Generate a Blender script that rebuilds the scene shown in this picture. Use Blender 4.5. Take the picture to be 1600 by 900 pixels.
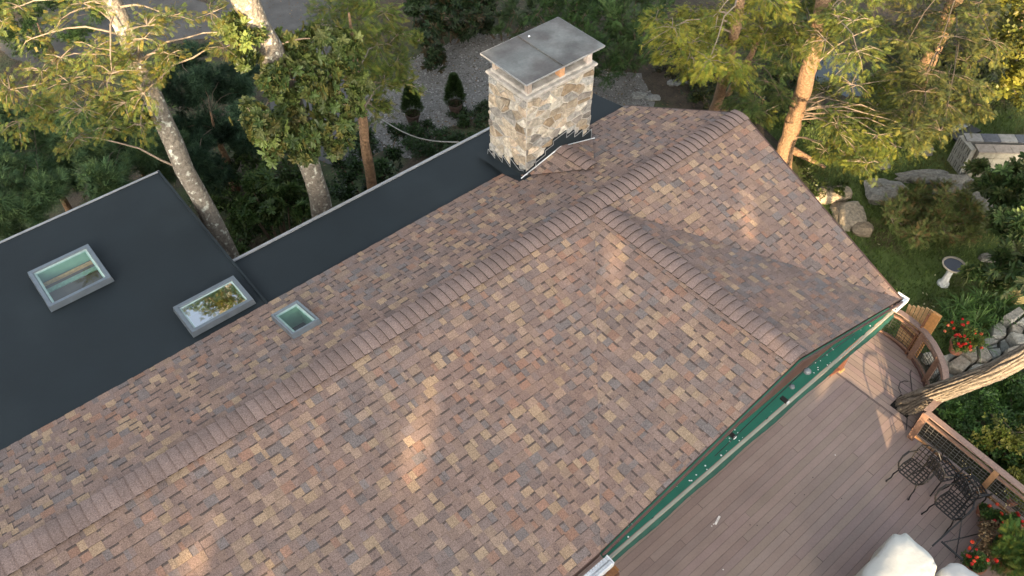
import bpy, math, random
import numpy as np
from mathutils import Vector
random.seed(7); rng = np.random.default_rng(7)
R = math.radians
for o in list(bpy.data.objects): bpy.data.objects.remove(o)
S = bpy.context.scene; COL = S.collection

# ------------------------------------------------------------------ camera
FPX, PITCH, YAW, CAMZ = 1300.0, R(48.65), R(49.9), 16.0
FW = np.array([math.cos(YAW)*math.cos(PITCH), math.sin(YAW)*math.cos(PITCH), -math.sin(PITCH)])
RT = np.array([math.sin(YAW), -math.cos(YAW), 0.0]); UP = np.cross(RT, FW)
CAM = np.array([0, 0, CAMZ])
cam = bpy.data.objects.new('camera', bpy.data.cameras.new('camera')); COL.objects.link(cam)
cam.data.sensor_width = 36; cam.data.lens = FPX/1600*36; cam.data.clip_start = .1; cam.data.clip_end = 3000
cam.location = CAM
from mathutils import Matrix
cam.rotation_euler = Matrix([[RT[i], UP[i], -FW[i]] for i in range(3)]).to_euler()
S.camera = cam
# ------------------------------------------------------------------ world, sun, exposure
SUN_AZ, SUN_EL = R(45), R(13)          # azimuth the rays travel toward, elevation
W_ = bpy.data.worlds.new('World'); S.world = W_; W_.use_nodes = True
nt = W_.node_tree; bg = nt.nodes['Background']
sk = nt.nodes.new('ShaderNodeTexSky'); sk.sky_type = 'NISHITA'; sk.sun_disc = False
tosun = np.array([-math.cos(SUN_AZ)*math.cos(SUN_EL), -math.sin(SUN_AZ)*math.cos(SUN_EL), math.sin(SUN_EL)])
sk.sun_elevation = SUN_EL; sk.sun_rotation = math.atan2(tosun[0], tosun[1])
sk.air_density = 1.0; sk.dust_density = 4; sk.ozone_density = .25
hs = nt.nodes.new('ShaderNodeHueSaturation'); hs.inputs['Saturation'].default_value = .5
nt.links.new(sk.outputs[0], hs.inputs['Color']); nt.links.new(hs.outputs[0], bg.inputs[0]); bg.inputs[1].default_value = .15
sl = bpy.data.lights.new('sun', 'SUN'); sl.energy = 4.2; sl.angle = R(.55); sl.color = (1, .72, .42)
so = bpy.data.objects.new('sun', sl); COL.objects.link(so)
so.rotation_euler = Vector(-tosun).to_track_quat('-Z', 'Y').to_euler()
S.view_settings.view_transform = 'Standard'; S.view_settings.look = 'None'
S.view_settings.exposure = 1.95; S.view_settings.gamma = 1; S.view_settings.use_curve_mapping = False
S.render.engine = 'CYCLES'
S.cycles.max_bounces = 6; S.cycles.transparent_max_bounces = 8

# ------------------------------------------------------------------ helpers
def ray(px, py):
    d = FW*FPX + RT*(px-800) - UP*(py-450); return d/np.linalg.norm(d)
def P(px, py, z):
    d = ray(px, py); return CAM + d*((z-CAMZ)/d[2])
def pj(q):
    q = np.asarray(q, float)-CAM; c = q@FW; return 800+FPX*(q@RT)/c, 450-FPX*(q@UP)/c
def tag(o, label=None, cat=None, group=None, kind=None):
    if label: o['label'] = label
    if cat: o['category'] = cat
    if group: o['group'] = group
    if kind: o['kind'] = kind
    return o
def empty(name, loc=(0, 0, 0), **k):
    o = bpy.data.objects.new(name, None); COL.objects.link(o); o.location = loc; o.empty_display_size = .2
    return tag(o, **k)
def link(name, me, parent=None, loc=None, **k):
    o = bpy.data.objects.new(name, me); COL.objects.link(o)
    if parent is not None:
        o.parent = parent
        if loc is None:       # geometry given in world coordinates
            o.matrix_parent_inverse = Matrix.Translation(-Vector(parent_world(parent)))
    if loc is not None: o.location = loc
    return tag(o, **k)
def parent_world(p):
    v = Vector(p.location)
    if p.parent is not None: v = v + Vector(parent_world(p.parent)) + p.matrix_parent_inverse.translation
    return v
class MB:
    def __init__(s): s.v = []; s.f = []; s.c = []
    def add(s, vs, fs, col=(1, 1, 1), cols=None):
        n = len(s.v); s.v += [tuple(map(float, v)) for v in vs]; s.f += [tuple(i+n for i in f) for f in fs]
        s.c += [tuple(c) for c in cols] if cols else [tuple(col)]*len(fs)
        return s
    def box(s, a, b, col=(1, 1, 1)):
        (x0, y0, z0), (x1, y1, z1) = a, b
        vs = [(x0,y0,z0),(x1,y0,z0),(x1,y1,z0),(x0,y1,z0),(x0,y0,z1),(x1,y0,z1),(x1,y1,z1),(x0,y1,z1)]
        return s.add(vs, [(3,2,1,0),(4,5,6,7),(0,1,5,4),(1,2,6,5),(2,3,7,6),(3,0,4,7)], col)
    def obox(s, c, ax, ay, az, col=(1, 1, 1)):     # centre + half axes
        c, ax, ay, az = map(np.asarray, (c, ax, ay, az))
        vs = [c+i*ax+j*ay+k*az for k in (-1, 1) for (i, j) in ((-1,-1),(1,-1),(1,1),(-1,1))]
        return s.add(vs, [(3,2,1,0),(4,5,6,7),(0,1,5,4),(1,2,6,5),(2,3,7,6),(3,0,4,7)], col)
    def bar(s, a, b, w, h=None, col=(1, 1, 1), up=(0, 0, 1)):
        a = np.asarray(a, float); b = np.asarray(b, float); d = b-a; L = np.linalg.norm(d); d /= L
        u = np.asarray(up, float); sd = np.cross(d, u)
        if np.linalg.norm(sd) < 1e-4: sd = np.cross(d, (1, 0, 0))
        sd /= np.linalg.norm(sd); u = np.cross(sd, d); h = h or w
        return s.obox((a+b)/2, d*L/2, sd*w/2, u*h/2, col)
    def tube(s, pts, rad, n=8, col=(1, 1, 1), cap=True, wob=0, rnd=None):
        pts = [np.asarray(p, float) for p in pts]
        if not hasattr(rad, '__len__'): rad = [rad]*len(pts)
        vs = []; fs = []; u = None
        for i, p in enumerate(pts):
            d = pts[min(i+1, len(pts)-1)]-pts[max(i-1, 0)]; d = d/(np.linalg.norm(d)+1e-9)
            if u is None: u = np.cross(d, (0, 0, 1)); u = u if np.linalg.norm(u) > 1e-3 else np.array([1., 0, 0])
            u = u-d*(u@d); u /= np.linalg.norm(u); w = np.cross(d, u)
            for k in range(n):
                t = 2*math.pi*k/n; rr = rad[i]*(1+(wob*(rnd or random).uniform(-1, 1) if wob else 0))
                vs.append(p+rr*(math.cos(t)*u+math.sin(t)*w))
        for i in range(len(pts)-1):
            for k in range(n):
                a = i*n+k; b = i*n+(k+1) % n; fs.append((a, b, b+n, a+n))
        if cap: fs.append(tuple(range(n))[::-1]); fs.append(tuple(range((len(pts)-1)*n, len(pts)*n)))
        return s.add(vs, fs, col)
    def lathe(s, c, prof, n=20, col=(1, 1, 1)):     # prof [(r,z)]
        vs = []; fs = []
        for r, z in prof:
            for k in range(n):
                t = 2*math.pi*k/n; vs.append((c[0]+r*math.cos(t), c[1]+r*math.sin(t), c[2]+z))
        for i in range(len(prof)-1):
            for k in range(n):
                a = i*n+k; b = i*n+(k+1) % n; fs.append((a, b, b+n, a+n))
        return s.add(vs, fs, col)
    def prism(s, poly, z0, z1, col=(1, 1, 1), side=None):
        n = len(poly); vs = [(x, y, z0) for x, y in poly]+[(x, y, z1) for x, y in poly]
        fs = [tuple(range(n))[::-1], tuple(range(n, 2*n))]+[(i, (i+1) % n, (i+1) % n+n, i+n) for i in range(n)]
        return s.add(vs, fs, cols=[col, col]+[side or col]*n)
    def build(s, name, m, parent=None, smooth=False, **k):
        me = bpy.data.meshes.new(name); me.from_pydata(s.v, [], s.f); me.materials.append(m)
        a = me.attributes.new('col', 'FLOAT_COLOR', 'FACE')
        if len(s.f): a.data.foreach_set('color', np.hstack([np.array(s.c, float)[:, :3], np.ones((len(s.c), 1))]).ravel())
        if smooth: me.polygons.foreach_set('use_smooth', [True]*len(me.polygons))
        me.update()
        return link(name, me, parent, **k)
def mesh_np(name, V, F, C, m):
    me = bpy.data.meshes.new(name); nf, kk = F.shape
    me.vertices.add(len(V)); me.vertices.foreach_set('co', V.astype(np.float32).ravel())
    me.loops.add(nf*kk); me.loops.foreach_set('vertex_index', F.astype(np.int32).ravel())
    me.polygons.add(nf); me.polygons.foreach_set('loop_start', np.arange(0, nf*kk, kk, dtype=np.int32))
    me.polygons.foreach_set('loop_total', np.full(nf, kk, dtype=np.int32))
    a = me.attributes.new('col', 'FLOAT_COLOR', 'FACE')
    a.data.foreach_set('color', np.hstack([C, np.ones((nf, 1))]).astype(np.float32).ravel())
    me.materials.append(m); me.update(calc_edges=True)
    return me
def clip(poly, half):            # half = list of (a,b,c): keep a*x+b*y<=c
    for a, b, c in half:
        out = []
        for i in range(len(poly)):
            p, q = poly[i], poly[(i+1) % len(poly)]; dp = a*p[0]+b*p[1]-c; dq = a*q[0]+b*q[1]-c
            if dp <= 0: out.append(p)
            if dp*dq < 0: t = dp/(dp-dq); out.append((p[0]+t*(q[0]-p[0]), p[1]+t*(q[1]-p[1])))
        poly = out
        if len(poly) < 3: return []
    return poly
def halves(poly):                # convex CCW polygon -> half planes
    h = []
    for i in range(len(poly)):
        (x0, y0), (x1, y1) = poly[i], poly[(i+1) % len(poly)]; nx, ny = y1-y0, -(x1-x0); h.append((nx, ny, nx*x0+ny*y0))
    return h
def area2(p): return .5*sum(p[i][0]*p[(i+1) % len(p)][1]-p[(i+1) % len(p)][0]*p[i][1] for i in range(len(p)))
def ccw(p): return p if area2(p) > 0 else p[::-1]

# ------------------------------------------------------------------ materials
def mat(name, base=(.5, .5, .5), rough=.8, attr=False, noise=(8, .25), n2=None, bump=None, metal=0, trans=0, spec=.5, two=None, wave=None):
    m = bpy.data.materials.new(name); m.use_nodes = True; t = m.node_tree; N = t.nodes; Lk = t.links
    b = N['Principled BSDF']; b.inputs['Roughness'].default_value = rough; b.inputs['Metallic'].default_value = metal
    b.inputs['Specular IOR Level'].default_value = spec
    tc = N.new('ShaderNodeTexCoord')
    if attr:
        at = N.new('ShaderNodeAttribute'); at.attribute_name = 'col'; cur = at.outputs['Color']
        if base != (1, 1, 1):
            mx = N.new('ShaderNodeMix'); mx.data_type = 'RGBA'; mx.blend_type = 'MULTIPLY'; mx.inputs[0].default_value = 1
            Lk.new(cur, mx.inputs[6]); mx.inputs[7].default_value = (*base, 1); cur = mx.outputs[2]
    else:
        rg = N.new('ShaderNodeRGB'); rg.outputs[0].default_value = (*base, 1); cur = rg.outputs[0]
    def nz(scale, detail=4):
        n = N.new('ShaderNodeTexNoise'); n.inputs['Scale'].default_value = scale; n.inputs['Detail'].default_value = detail
        Lk.new(tc.outputs['Object'], n.inputs['Vector']); return n.outputs['Fac']
    if two:      # second colour blended in by noise: (colour, scale, lo, hi)
        c2, sc, lo, hi = two; mr = N.new('ShaderNodeMapRange'); mr.inputs[1].default_value = lo; mr.inputs[2].default_value = hi
        Lk.new(nz(sc, 6), mr.inputs[0]); mx = N.new('ShaderNodeMix'); mx.data_type = 'RGBA'
        Lk.new(mr.outputs[0], mx.inputs[0]); Lk.new(cur, mx.inputs[6]); mx.inputs[7].default_value = (*c2, 1); cur = mx.outputs[2]
    for nn in (noise, n2):
        if nn:
            sc, amt = nn; mr = N.new('ShaderNodeMapRange'); mr.inputs[1].default_value = .25; mr.inputs[2].default_value = .75
            mr.inputs[3].default_value = 1-amt; mr.inputs[4].default_value = 1+amt; Lk.new(nz(sc), mr.inputs[0])
            mx = N.new('ShaderNodeVectorMath'); mx.operation = 'SCALE'; Lk.new(cur, mx.inputs[0]); Lk.new(mr.outputs[0], mx.inputs['Scale']); cur = mx.outputs[0]
    Lk.new(cur, b.inputs['Base Color'])
    if bump:
        sc, st, dist = bump; bp = N.new('ShaderNodeBump'); bp.inputs['Strength'].default_value = st; bp.inputs['Distance'].default_value = dist
        Lk.new(nz(sc, 6), bp.inputs['Height']); Lk.new(bp.outputs[0], b.inputs['Normal'])
    if trans:
        tr = N.new('ShaderNodeBsdfTranslucent'); Lk.new(cur, tr.inputs[0]); ms = N.new('ShaderNodeMixShader'); ms.inputs[0].default_value = trans
        Lk.new(b.outputs[0], ms.inputs[1]); Lk.new(tr.outputs[0], ms.inputs[2]); Lk.new(ms.outputs[0], N['Material Output'].inputs[0])
    return m
M = {}
M['shingle'] = mat('asphalt_shingle', (1, 1, 1), .95, attr=True, noise=(70, .5), n2=(3.1, .10), bump=(220, .5, .004), spec=.2)
M['membrane'] = mat('roof_membrane', (.009, .0155, .020), .75, noise=(1.2, .14), n2=(60, .12), bump=(120, .3, .003), spec=.35, two=((.015, .023, .028), .55, .52, .78))
M['drip'] = mat('drip_edge_metal', (.30, .31, .32), .5, noise=(6, .2), metal=.3)
M['white'] = mat('white_metal', (.72, .74, .76), .35, noise=(9, .06))
M['steel'] = mat('weathered_steel_cap', (.090, .082, .076), .5, noise=(3, .3), n2=(22, .12), metal=.35, two=((.19, .20, .19), 1.6, .42, .72), bump=(5, .25, .03))
M['stone'] = mat('field_stone', (1, 1, 1), .85, attr=True, noise=(14, .42), n2=(60, .22), bump=(30, .8, .03))
M['mortar'] = mat('pale_mortar', (.38, .355, .315), .9, noise=(12, .25), bump=(40, .7, .02), two=((.30, .29, .27), 5, .5, .7))
M['crownmortar'] = mat('grey_crown_mortar', (.36, .34, .31), .9, noise=(9, .3), bump=(40, .7, .02), two=((.20, .19, .17), 4, .5, .7))
M['concrete'] = mat('concrete', (1, 1, 1), .9, attr=True, noise=(9, .25), n2=(45, .12), bump=(50, .5, .01))
M['wood'] = mat('cedar_wood', (1, 1, 1), .7, attr=True, noise=(20, .25), bump=(60, .3, .004))
M['deck'] = mat('painted_deck_board', (1, 1, 1), .55, attr=True, noise=(25, .07), n2=(2.2, .09), bump=(80, .25, .003), spec=.4)
M['green'] = mat('green_awning_cloth', (.008, .105, .072), .7, noise=(4, .12), two=((.72, .78, .72), 17, .735, .76))
M['darkgreen'] = mat('green_awning_valance', (.008, .06, .042), .7, noise=(6, .25))
M['greybar'] = mat('grey_awning_bar', (.36, .38, .33), .45, noise=(5, .1), two=((.42, .37, .26), .9, .62, .75))
M['iron'] = mat('black_iron', (.007, .007, .007), .45, noise=(30, .3))
M['cover'] = mat('white_cover_cloth', (.62, .64, .61), .8, noise=(5, .05), bump=(7, .25, .03), two=((.50, .48, .36), 2.3, .60, .75), trans=.1)
M['cover2'] = mat('grey_cover_cloth', (.55, .55, .53), .8, noise=(5, .05), bump=(7, .25, .03))
M['bark1'] = mat('pale_lichen_bark', (.20, .175, .14), .9, noise=(14, .35), n2=(50, .25), bump=(18, 1, .05), two=((.52, .52, .44), 11, .56, .66))
M['bark2'] = mat('brown_bark', (.24, .15, .085), .95, noise=(16, .4), n2=(60, .25), bump=(16, 1, .06))
M['barkR'] = mat('bark_ridge', (1, 1, 1), .95, attr=True, noise=(16, .35), n2=(70, .25), bump=(40, .9, .02))
M['twig'] = mat('twig', (1, 1, 1), .9, attr=True, noise=(30, .25))
M['leaf'] = mat('leaf', (1, 1, 1), .5, attr=True, noise=(3, .18), trans=.3, spec=.4)
M['needle'] = mat('needle', (1, 1, 1), .65, attr=True, noise=(1.4, .25), trans=.22, spec=.25)
M['petal'] = mat('petal', (1, 1, 1), .6, attr=True, noise=None, trans=.3)
M['soil'] = mat('leaf_litter_soil', (.060, .046, .030), 1, noise=(3, .4), n2=(22, .4), bump=(14, .8, .05), two=((.045, .065, .022), .45, .46, .6))
M['gravel'] = mat('gravel_ground', (.17, .165, .15), 1, noise=(30, .35), n2=(2, .25), bump=(45, .8, .03), two=((.17, .15, .12), .9, .55, .72))
M['pebble'] = mat('pebble', (1, 1, 1), .9, attr=True, noise=None)
M['asphalt'] = mat('asphalt', (.085, .082, .078), .9, noise=(2, .25), n2=(50, .25), bump=(90, .4, .01))
M['lawn'] = mat('lawn_ground', (.085, .125, .03), 1, noise=(2, .3), n2=(30, .35), bump=(30, .7, .03), two=((.085, .075, .032), .8, .52, .7))
M['terracotta'] = mat('terracotta', (.36, .15, .09), .8, noise=(10, .2), n2=(3, .15))
M['frame'] = mat('skylight_frame_metal', (.16, .19, .22), .4, noise=(8, .12), metal=.5)
M['mint'] = mat('pale_green_reveal', (.17, .30, .24), .6, noise=(6, .08))
M['mint2'] = mat('pale_sash', (.32, .42, .40), .4, noise=(9, .2))
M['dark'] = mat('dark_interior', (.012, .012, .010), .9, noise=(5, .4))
M['brownpaint'] = mat('brown_painted_trim', (.075, .042, .034), .65, noise=(6, .2), bump=(30, .3, .004))
M['wall'] = mat('brown_siding', (.085, .055, .040), .8, noise=(6, .2))
M['blackplastic'] = mat('black_plastic', (.02, .02, .02), .5, noise=None)
M['greydome'] = mat('grey_glass_dome', (.12, .14, .15), .2, noise=(8, .2))
M['water'] = mat('pond_water', (.02, .03, .03), .04, noise=None, bump=(3, .06, .02), spec=1)
M['water'].node_tree.nodes['Principled BSDF'].inputs['Metallic'].default_value = .5
M['water'].node_tree.nodes['Principled BSDF'].inputs['Base Color'].default_value = (.5, .5, .5, 1)
def glass_mat(name, tint, refl):
    m = bpy.data.materials.new(name); m.use_nodes = True; t = m.node_tree; N = t.nodes
    tr = N.new('ShaderNodeBsdfTransparent'); tr.inputs[0].default_value = (*tint, 1)
    gl = N.new('ShaderNodeBsdfGlossy'); gl.inputs['Roughness'].default_value = .015; gl.inputs[0].default_value = (.9, .95, 1, 1)
    mx = N.new('ShaderNodeMixShader'); mx.inputs[0].default_value = refl
    t.links.new(tr.outputs[0], mx.inputs[1]); t.links.new(gl.outputs[0], mx.inputs[2])
    t.links.new(mx.outputs[0], N['Material Output'].inputs[0]); return m
M['glass'] = glass_mat('skylight_glass', (.80, .92, .86), .11)
M['glass_sky'] = glass_mat('reflective_skylight_glass', (.75, .9, .82), .6)
M['glass_dim'] = glass_mat('clear_skylight_glass', (.85, .96, .90), .03)

# ================================================================== HOUSE
RY, RZ = 7.31, 6.0                     # main ridge
FE_Y, FE_Z = 2.90, 4.80                # front eave
BE_Y, BE_Z = 9.57, 5.32                # back eave
XL = -7.0                              # left end, outside the frame
RX = 12.06                             # ridge end of the right rake
PK = np.array([8.05, 2.90, 6.0])       # front gable peak
CL = np.array([4.12, 2.97, 4.819]); CR = np.array([11.44, 2.90, 4.80]); P0 = np.array([8.05, RY, RZ])
RE = np.array([RX, RY, RZ]); BR = np.array([11.19, BE_Y, BE_Z])
house = empty('house', (4, 6, 0), label='brown shingled house with a stone chimney, low front gable and black flat back roofs', cat='house')

PAL = [((.215, .162, .143), 38), ((.240, .178, .148), 18), ((.190, .154, .144), 18), ((.165, .153, .153), 10),
       ((.335, .255, .175), 9), ((.270, .170, .128), 8), ((.285, .215, .165), 9)]
_mn = np.array([.224, .168, .138]); SPAL = [tuple(np.array([.97, .92, .89])*(np.array(p[0])*.85+_mn*.15)) for p in PAL]; SW = np.array([p[1] for p in PAL], float); SW /= SW.sum()
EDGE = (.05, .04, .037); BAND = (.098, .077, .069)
def scol(x, y):
    h_ = .5+.5*math.sin(x*4.3+2*math.sin(y*2.1+x))*math.cos(y*3.1+1.7*math.sin(x*2.3)); w_ = SW.copy(); w_[4] *= .3+2.6*h_**2; w_[6] *= .4+1.6*h_; w_[3] *= 1.8-1.5*h_; w_ /= w_.sum()
    i = rng.choice(len(SPAL), p=w_); c = np.array(SPAL[i])*rng.uniform(.90, 1.10)
    g = .5+.5*math.sin(x*1.7+math.sin(y*1.3)*1.6)*math.cos(y*1.1+x*.6)
    return c*(1+np.array([.10, .02, -.03])*(g-.5))
PIECES = []      # (verts, faces, cols, centre)
HOLE = None      # (u0,u1,v0,v1) left open for the skylight
def emit(o, eu, ev, en, poly, v0, v1, h0, h1, col, e0=0.0):
    if HOLE and len(poly) > 2:
        a, b_, c_, d_ = HOLE
        if max(p[0] for p in poly) > a and min(p[0] for p in poly) < b_ and max(p[1] for p in poly) > c_ and min(p[1] for p in poly) < d_:
            for hs in ([(1, 0, a)], [(-1, 0, -b_)], [(-1, 0, -a), (1, 0, b_), (0, 1, c_)], [(-1, 0, -a), (1, 0, b_), (0, -1, -d_)]):
                emit1(o, eu, ev, en, clip(poly, hs), v0, v1, h0, h1, col, e0)
            return
    emit1(o, eu, ev, en, poly, v0, v1, h0, h1, col, e0)
def emit1(o, eu, ev, en, poly, v0, v1, h0, h1, col, e0=0.0):
    """piece on a slope: 2-D polygon in (u,v), top height h0 at v0 to h1 at v1"""
    if len(poly) < 3 or abs(area2(poly)) < 3e-4: return
    poly = ccw(poly); n = len(poly)
    hh = [h0+(h1-h0)*(p[1]-v0)/(v1-v0) for p in poly]
    top = [o+eu*p[0]+ev*p[1]+en*h for p, h in zip(poly, hh)]; bot = [o+eu*p[0]+ev*p[1]+en*e0 for p in poly]
    fs = [tuple(range(n))]+[(i+n, (i+1) % n+n, (i+1) % n, i) for i in range(n)]
    PIECES.append((top+bot, fs, [col]+[EDGE]*n, sum(top)/n))
def shingle_slope(corners, eu, seed):
    """corners: planar convex polygon, eu: unit course direction (horizontal)"""
    c = [np.asarray(p, float) for p in corners]; eu = np.asarray(eu, float)
    nrm = np.cross(c[1]-c[0], c[2]-c[0]); nrm /= np.linalg.norm(nrm)
    if nrm[2] < 0: nrm = -nrm
    ev = np.cross(nrm, eu); ev /= np.linalg.norm(ev)
    if ev[2] < 0: ev = -ev
    if ev[2] < 0: ev = -ev
    low = min(c, key=lambda p: p[2]); o = low
    uv = ccw([(float((p-o)@eu), float((p-o)@ev)) for p in c]); H = halves(uv)
    us = [p[0] for p in uv]; vmax = max(p[1] for p in uv); e = .143; k = 0; rr = random.Random(seed)
    en = nrm
    while k*e < vmax:
        v0, v1 = k*e, (k+1)*e; u = min(us)-rr.uniform(0, .3); tab = True
        while u < max(us):
            w = rr.choice((.06, .09, .12, .14, .17)) if tab else rr.choice((.06, .09, .13, .17))
            rect = [(u, v0), (u+w, v0), (u+w, v1), (u, v1)]; poly = clip(rect, H)
            if len(poly) >= 3:
                ctr = o+eu*(u+w/2)+ev*v0
                col = scol(ctr[0]+seed, ctr[1])
                if tab: emit(o, eu, ev, en, poly, v0, v1, .015, .006, col)
                else:
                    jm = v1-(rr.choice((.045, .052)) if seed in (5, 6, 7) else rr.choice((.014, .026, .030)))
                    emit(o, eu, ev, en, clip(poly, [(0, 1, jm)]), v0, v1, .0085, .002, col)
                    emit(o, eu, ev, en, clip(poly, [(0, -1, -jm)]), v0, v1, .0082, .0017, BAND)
            u += w; tab = (not tab) if (not tab or rr.random() < .62) else tab
        k += 1
X = np.array([1., 0, 0]); Y = np.array([0, 1., 0]); Z = np.array([0, 0, 1.])
shingle_slope([(XL, FE_Y, FE_Z), CL, P0, (XL, RY, RZ)], X, 1)             # front left
shingle_slope([P0, CR, RE], X, 2)                                        # front right
shingle_slope([CL, PK, P0], Y, 3)                                        # gable, left slope
shingle_slope([PK, CR, P0], Y, 4)                                        # gable, right slope
_sl = math.hypot(1, (RZ-BE_Z)/(BE_Y-RY))
HOLE = (2.53-XL+.05, 3.05-XL-.05, (BE_Y-9.09+.05)*_sl, (BE_Y-8.30-.05)*_sl)
shingle_slope([(XL, BE_Y, BE_Z), BR, RE, (XL, RY, RZ)], X, 5)            # back slope
HOLE = None
# the saddle behind the chimney
KF = np.array([8.84, 9.10, 5.77]); KE = np.array([8.90, 8.18, 5.76]); KL = np.array([7.93, 9.16, 5.47]); KR = np.array([9.80, 9.13, 5.47])
shingle_slope([KL, KF, KE], (KE-KF)*[1, 1, 0]/np.linalg.norm((KE-KF)[:2]), 6)
shingle_slope([KF, KR, KE], (KE-KF)*[1, 1, 0]/np.linalg.norm((KE-KF)[:2]), 7)

# structural roof sheet under the shingles
rb = MB()
def slab(pts, t=.16, col=(.1, .06, .04)):
    pts = [np.asarray(p, float) for p in pts]; n = len(pts); d = np.array([0, 0, t])
    top = [p-np.array([0, 0, .004]) for p in pts]; bot = [p-d for p in pts]
    rb.add(top+bot, [tuple(range(n)), tuple(range(n, 2*n))[::-1]]+[(i, (i+1) % n, (i+1) % n+n, i+n) for i in range(n)], col)
slab([(XL, FE_Y, FE_Z), CL, P0, (XL, RY, RZ)]); slab([CL, PK, P0], .05); slab([PK, CR, P0], .05); slab([P0, CR, RE]); slab([(XL, RY, RZ), RE, BR, (XL, BE_Y, BE_Z)])
roof = rb.build('roof', M['brownpaint'], house, label='brown patchwork shingle roof with curved ridge caps')
# split: the 300 largest pieces in view are objects of their own, the rest one mesh
def vis_size(pc):
    x, y = pj(pc[3]); ok = 0 < x < 1600 and 0 < y < 900
    if not ok or pc[2][0] is BAND: return 0
    pr = [pj(v) for v in pc[0][:len(pc[0])//2]]
    return abs(area2(pr))
sizes = [vis_size(p) for p in PIECES]; order = sorted(range(len(PIECES)), key=lambda i: -sizes[i]); big = set(order[:300])
fld = MB()
for i, (vs, fs, cs, ctr) in enumerate(PIECES):
    if i in big:
        b = MB(); b.add(vs, fs, cols=cs); b.build('shingle', M['shingle'], roof)
    else: fld.add(vs, fs, cols=cs)
fld.build('shingle_field', M['shingle'], roof, kind='stuff')

def ridge_cap(c, d, slopeL, slopeR, ln, half=.19, lift=0.0):
    """one bent cap; c start on the ridge, d direction, exposed butt at the start"""
    d = np.asarray(d, float); s = np.cross(Z, d); s /= np.linalg.norm(s); n = 9; vs = []; cols = []
    base = np.array([.232, .170, .148])*random.uniform(.9, 1.1)
    for k, (t, h) in enumerate(((0, .050), (ln, .026))):
        for i in range(n):
            a = -1+2*i/(n-1); w = a*half; sl_ = slopeL if a < 0 else slopeR
            drop = math.sqrt((w*sl_)**2+.0009)-.03
            vs.append(c+d*t+s*w+Z*(h-drop+lift))
    for i in range(n): vs.append(np.array(vs[i])-Z*.024)
    fs = [(i, i+n, i+n+1, i+1) for i in range(n-1)]+[(i+2*n, i, i+1, i+1+2*n) for i in range(n-1)]
    cols = [tuple(base*random.uniform(.97, 1.03))]*(n-1)+[EDGE]*(n-1)
    fs += [(0, 2*n, n), (n-1, 2*n-1, 3*n-1)]; cols += [EDGE, EDGE]
    b = MB(); b.add(vs, fs, cols=cols); b.build('ridge_cap', M['shingle'], roof)
x = RX-.149
while x > -2.6: ridge_cap(np.array([x, RY, RZ]), X, .3, .272, .149); x -= .149
y = FE_Y+.02
while y < RY-.25: ridge_cap(np.array([8.05, y, 6.0]), Y, .31, .35, .149, lift=-.004); y += .149
kd = (KE-KF)*[1, 1, 0]; kd /= np.linalg.norm(kd)
for i in range(5): ridge_cap(KE-kd*(.06+.16*i)+Z*.006, -kd, .34, .34, .16, half=.16)

# rake and eave boards, gable board, walls
b = MB()
def board(a, c, h=.17, t=.03, off=(0, 0, 0)):
    a = np.asarray(a, float)+off; c = np.asarray(c, float)+off; d = c-a; s = np.cross(d, Z); s /= np.linalg.norm(s)
    b.add([a+s*t, c+s*t, c+s*t-Z*h, a+s*t-Z*h, a, c, c-Z*h, a-Z*h], [(0,1,2,3),(7,6,5,4),(0,4,5,1),(3,2,6,7),(0,3,7,4),(1,5,6,2)], (1, 1, 1))
board(CR, RE, off=(.01, -.01, -.002)); board(RE, BR, off=(.01, .01, -.002)); board(PK, CR, h=.05, off=(0, -.036, -.002)); board(CL, PK, h=.05, off=(0, -.036, -.002))
b.build('rake_board', M['brownpaint'], house)
b = MB(); zc = 5.60
xa = 8.05-3.85*(6-zc)/1.2; xb = 8.05+3.39*(6-zc)/1.2
b.add([(xa, 2.84, zc), (xb, 2.84, zc), (8.05, 2.84, 5.98), (xa, 2.86, zc), (xb, 2.86, zc), (8.05, 2.86, 5.98)], [(0,1,2),(5,4,3),(0,3,4,1),(1,4,5,2),(2,5,3,0)])
b.build('gable_board', M['brownpaint'], house, label='dark brown triangular board under the gable peak')
b = MB(); b.box((XL, 4.30, .2), (11.1, 9.4, 4.72)); b.add([(4.6, 4.31, 4.72), (11.0, 4.31, 4.72), (8.05, 4.31, 5.8)], [(0, 1, 2)])
b.build('wall', M['wall'], house)
b = MB()
b.bar((8.45, 2.78, 5.74), (8.05, 2.76, 5.86), .012); b.bar((8.05, 2.76, 5.86), (7.55, 2.78, 5.70), .012)
b.bar((7.55, 2.78, 5.70), (6.2, 2.80, 5.34), .010); b.bar((8.45, 2.78, 5.74), (9.6, 2.8, 5.42), .010)
lamp = b.build('light_bracket', M['iron'], house)
b = MB(); b.lathe((8.05, 2.72, 5.86), [(0.0, .06), (.02, .056), (.042, .042), (.056, .021), (.06, 0), (.05, -.02), (.03, -.03), (0, -.03)], 14)
b.build('grey_dome', M['greydome'], lamp, smooth=True)
b = MB(); b.lathe((7.72, 2.72, 5.77), [(0, .04), (.03, .03), (.045, 0), (.03, -.03), (0, -.035)], 10); b.build('junction_box', M['greydome'], lamp)
for px, py in ((1140, 674), (1223, 620)):
    q = P(px, py, 5.0); b = MB(); b.box((q[0]-.03, q[1]-.10, 4.94), (q[0]+.03, q[1]+.02, 4.99)); lf = b.build('floodlight', M['blackplastic'], house)
    b = MB(); b.box((q[0]-.025, q[1]-.125, 4.94), (q[0]+.025, q[1]-.103, 4.99)); b.build('lamp_lens', M['white'], lf)

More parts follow.
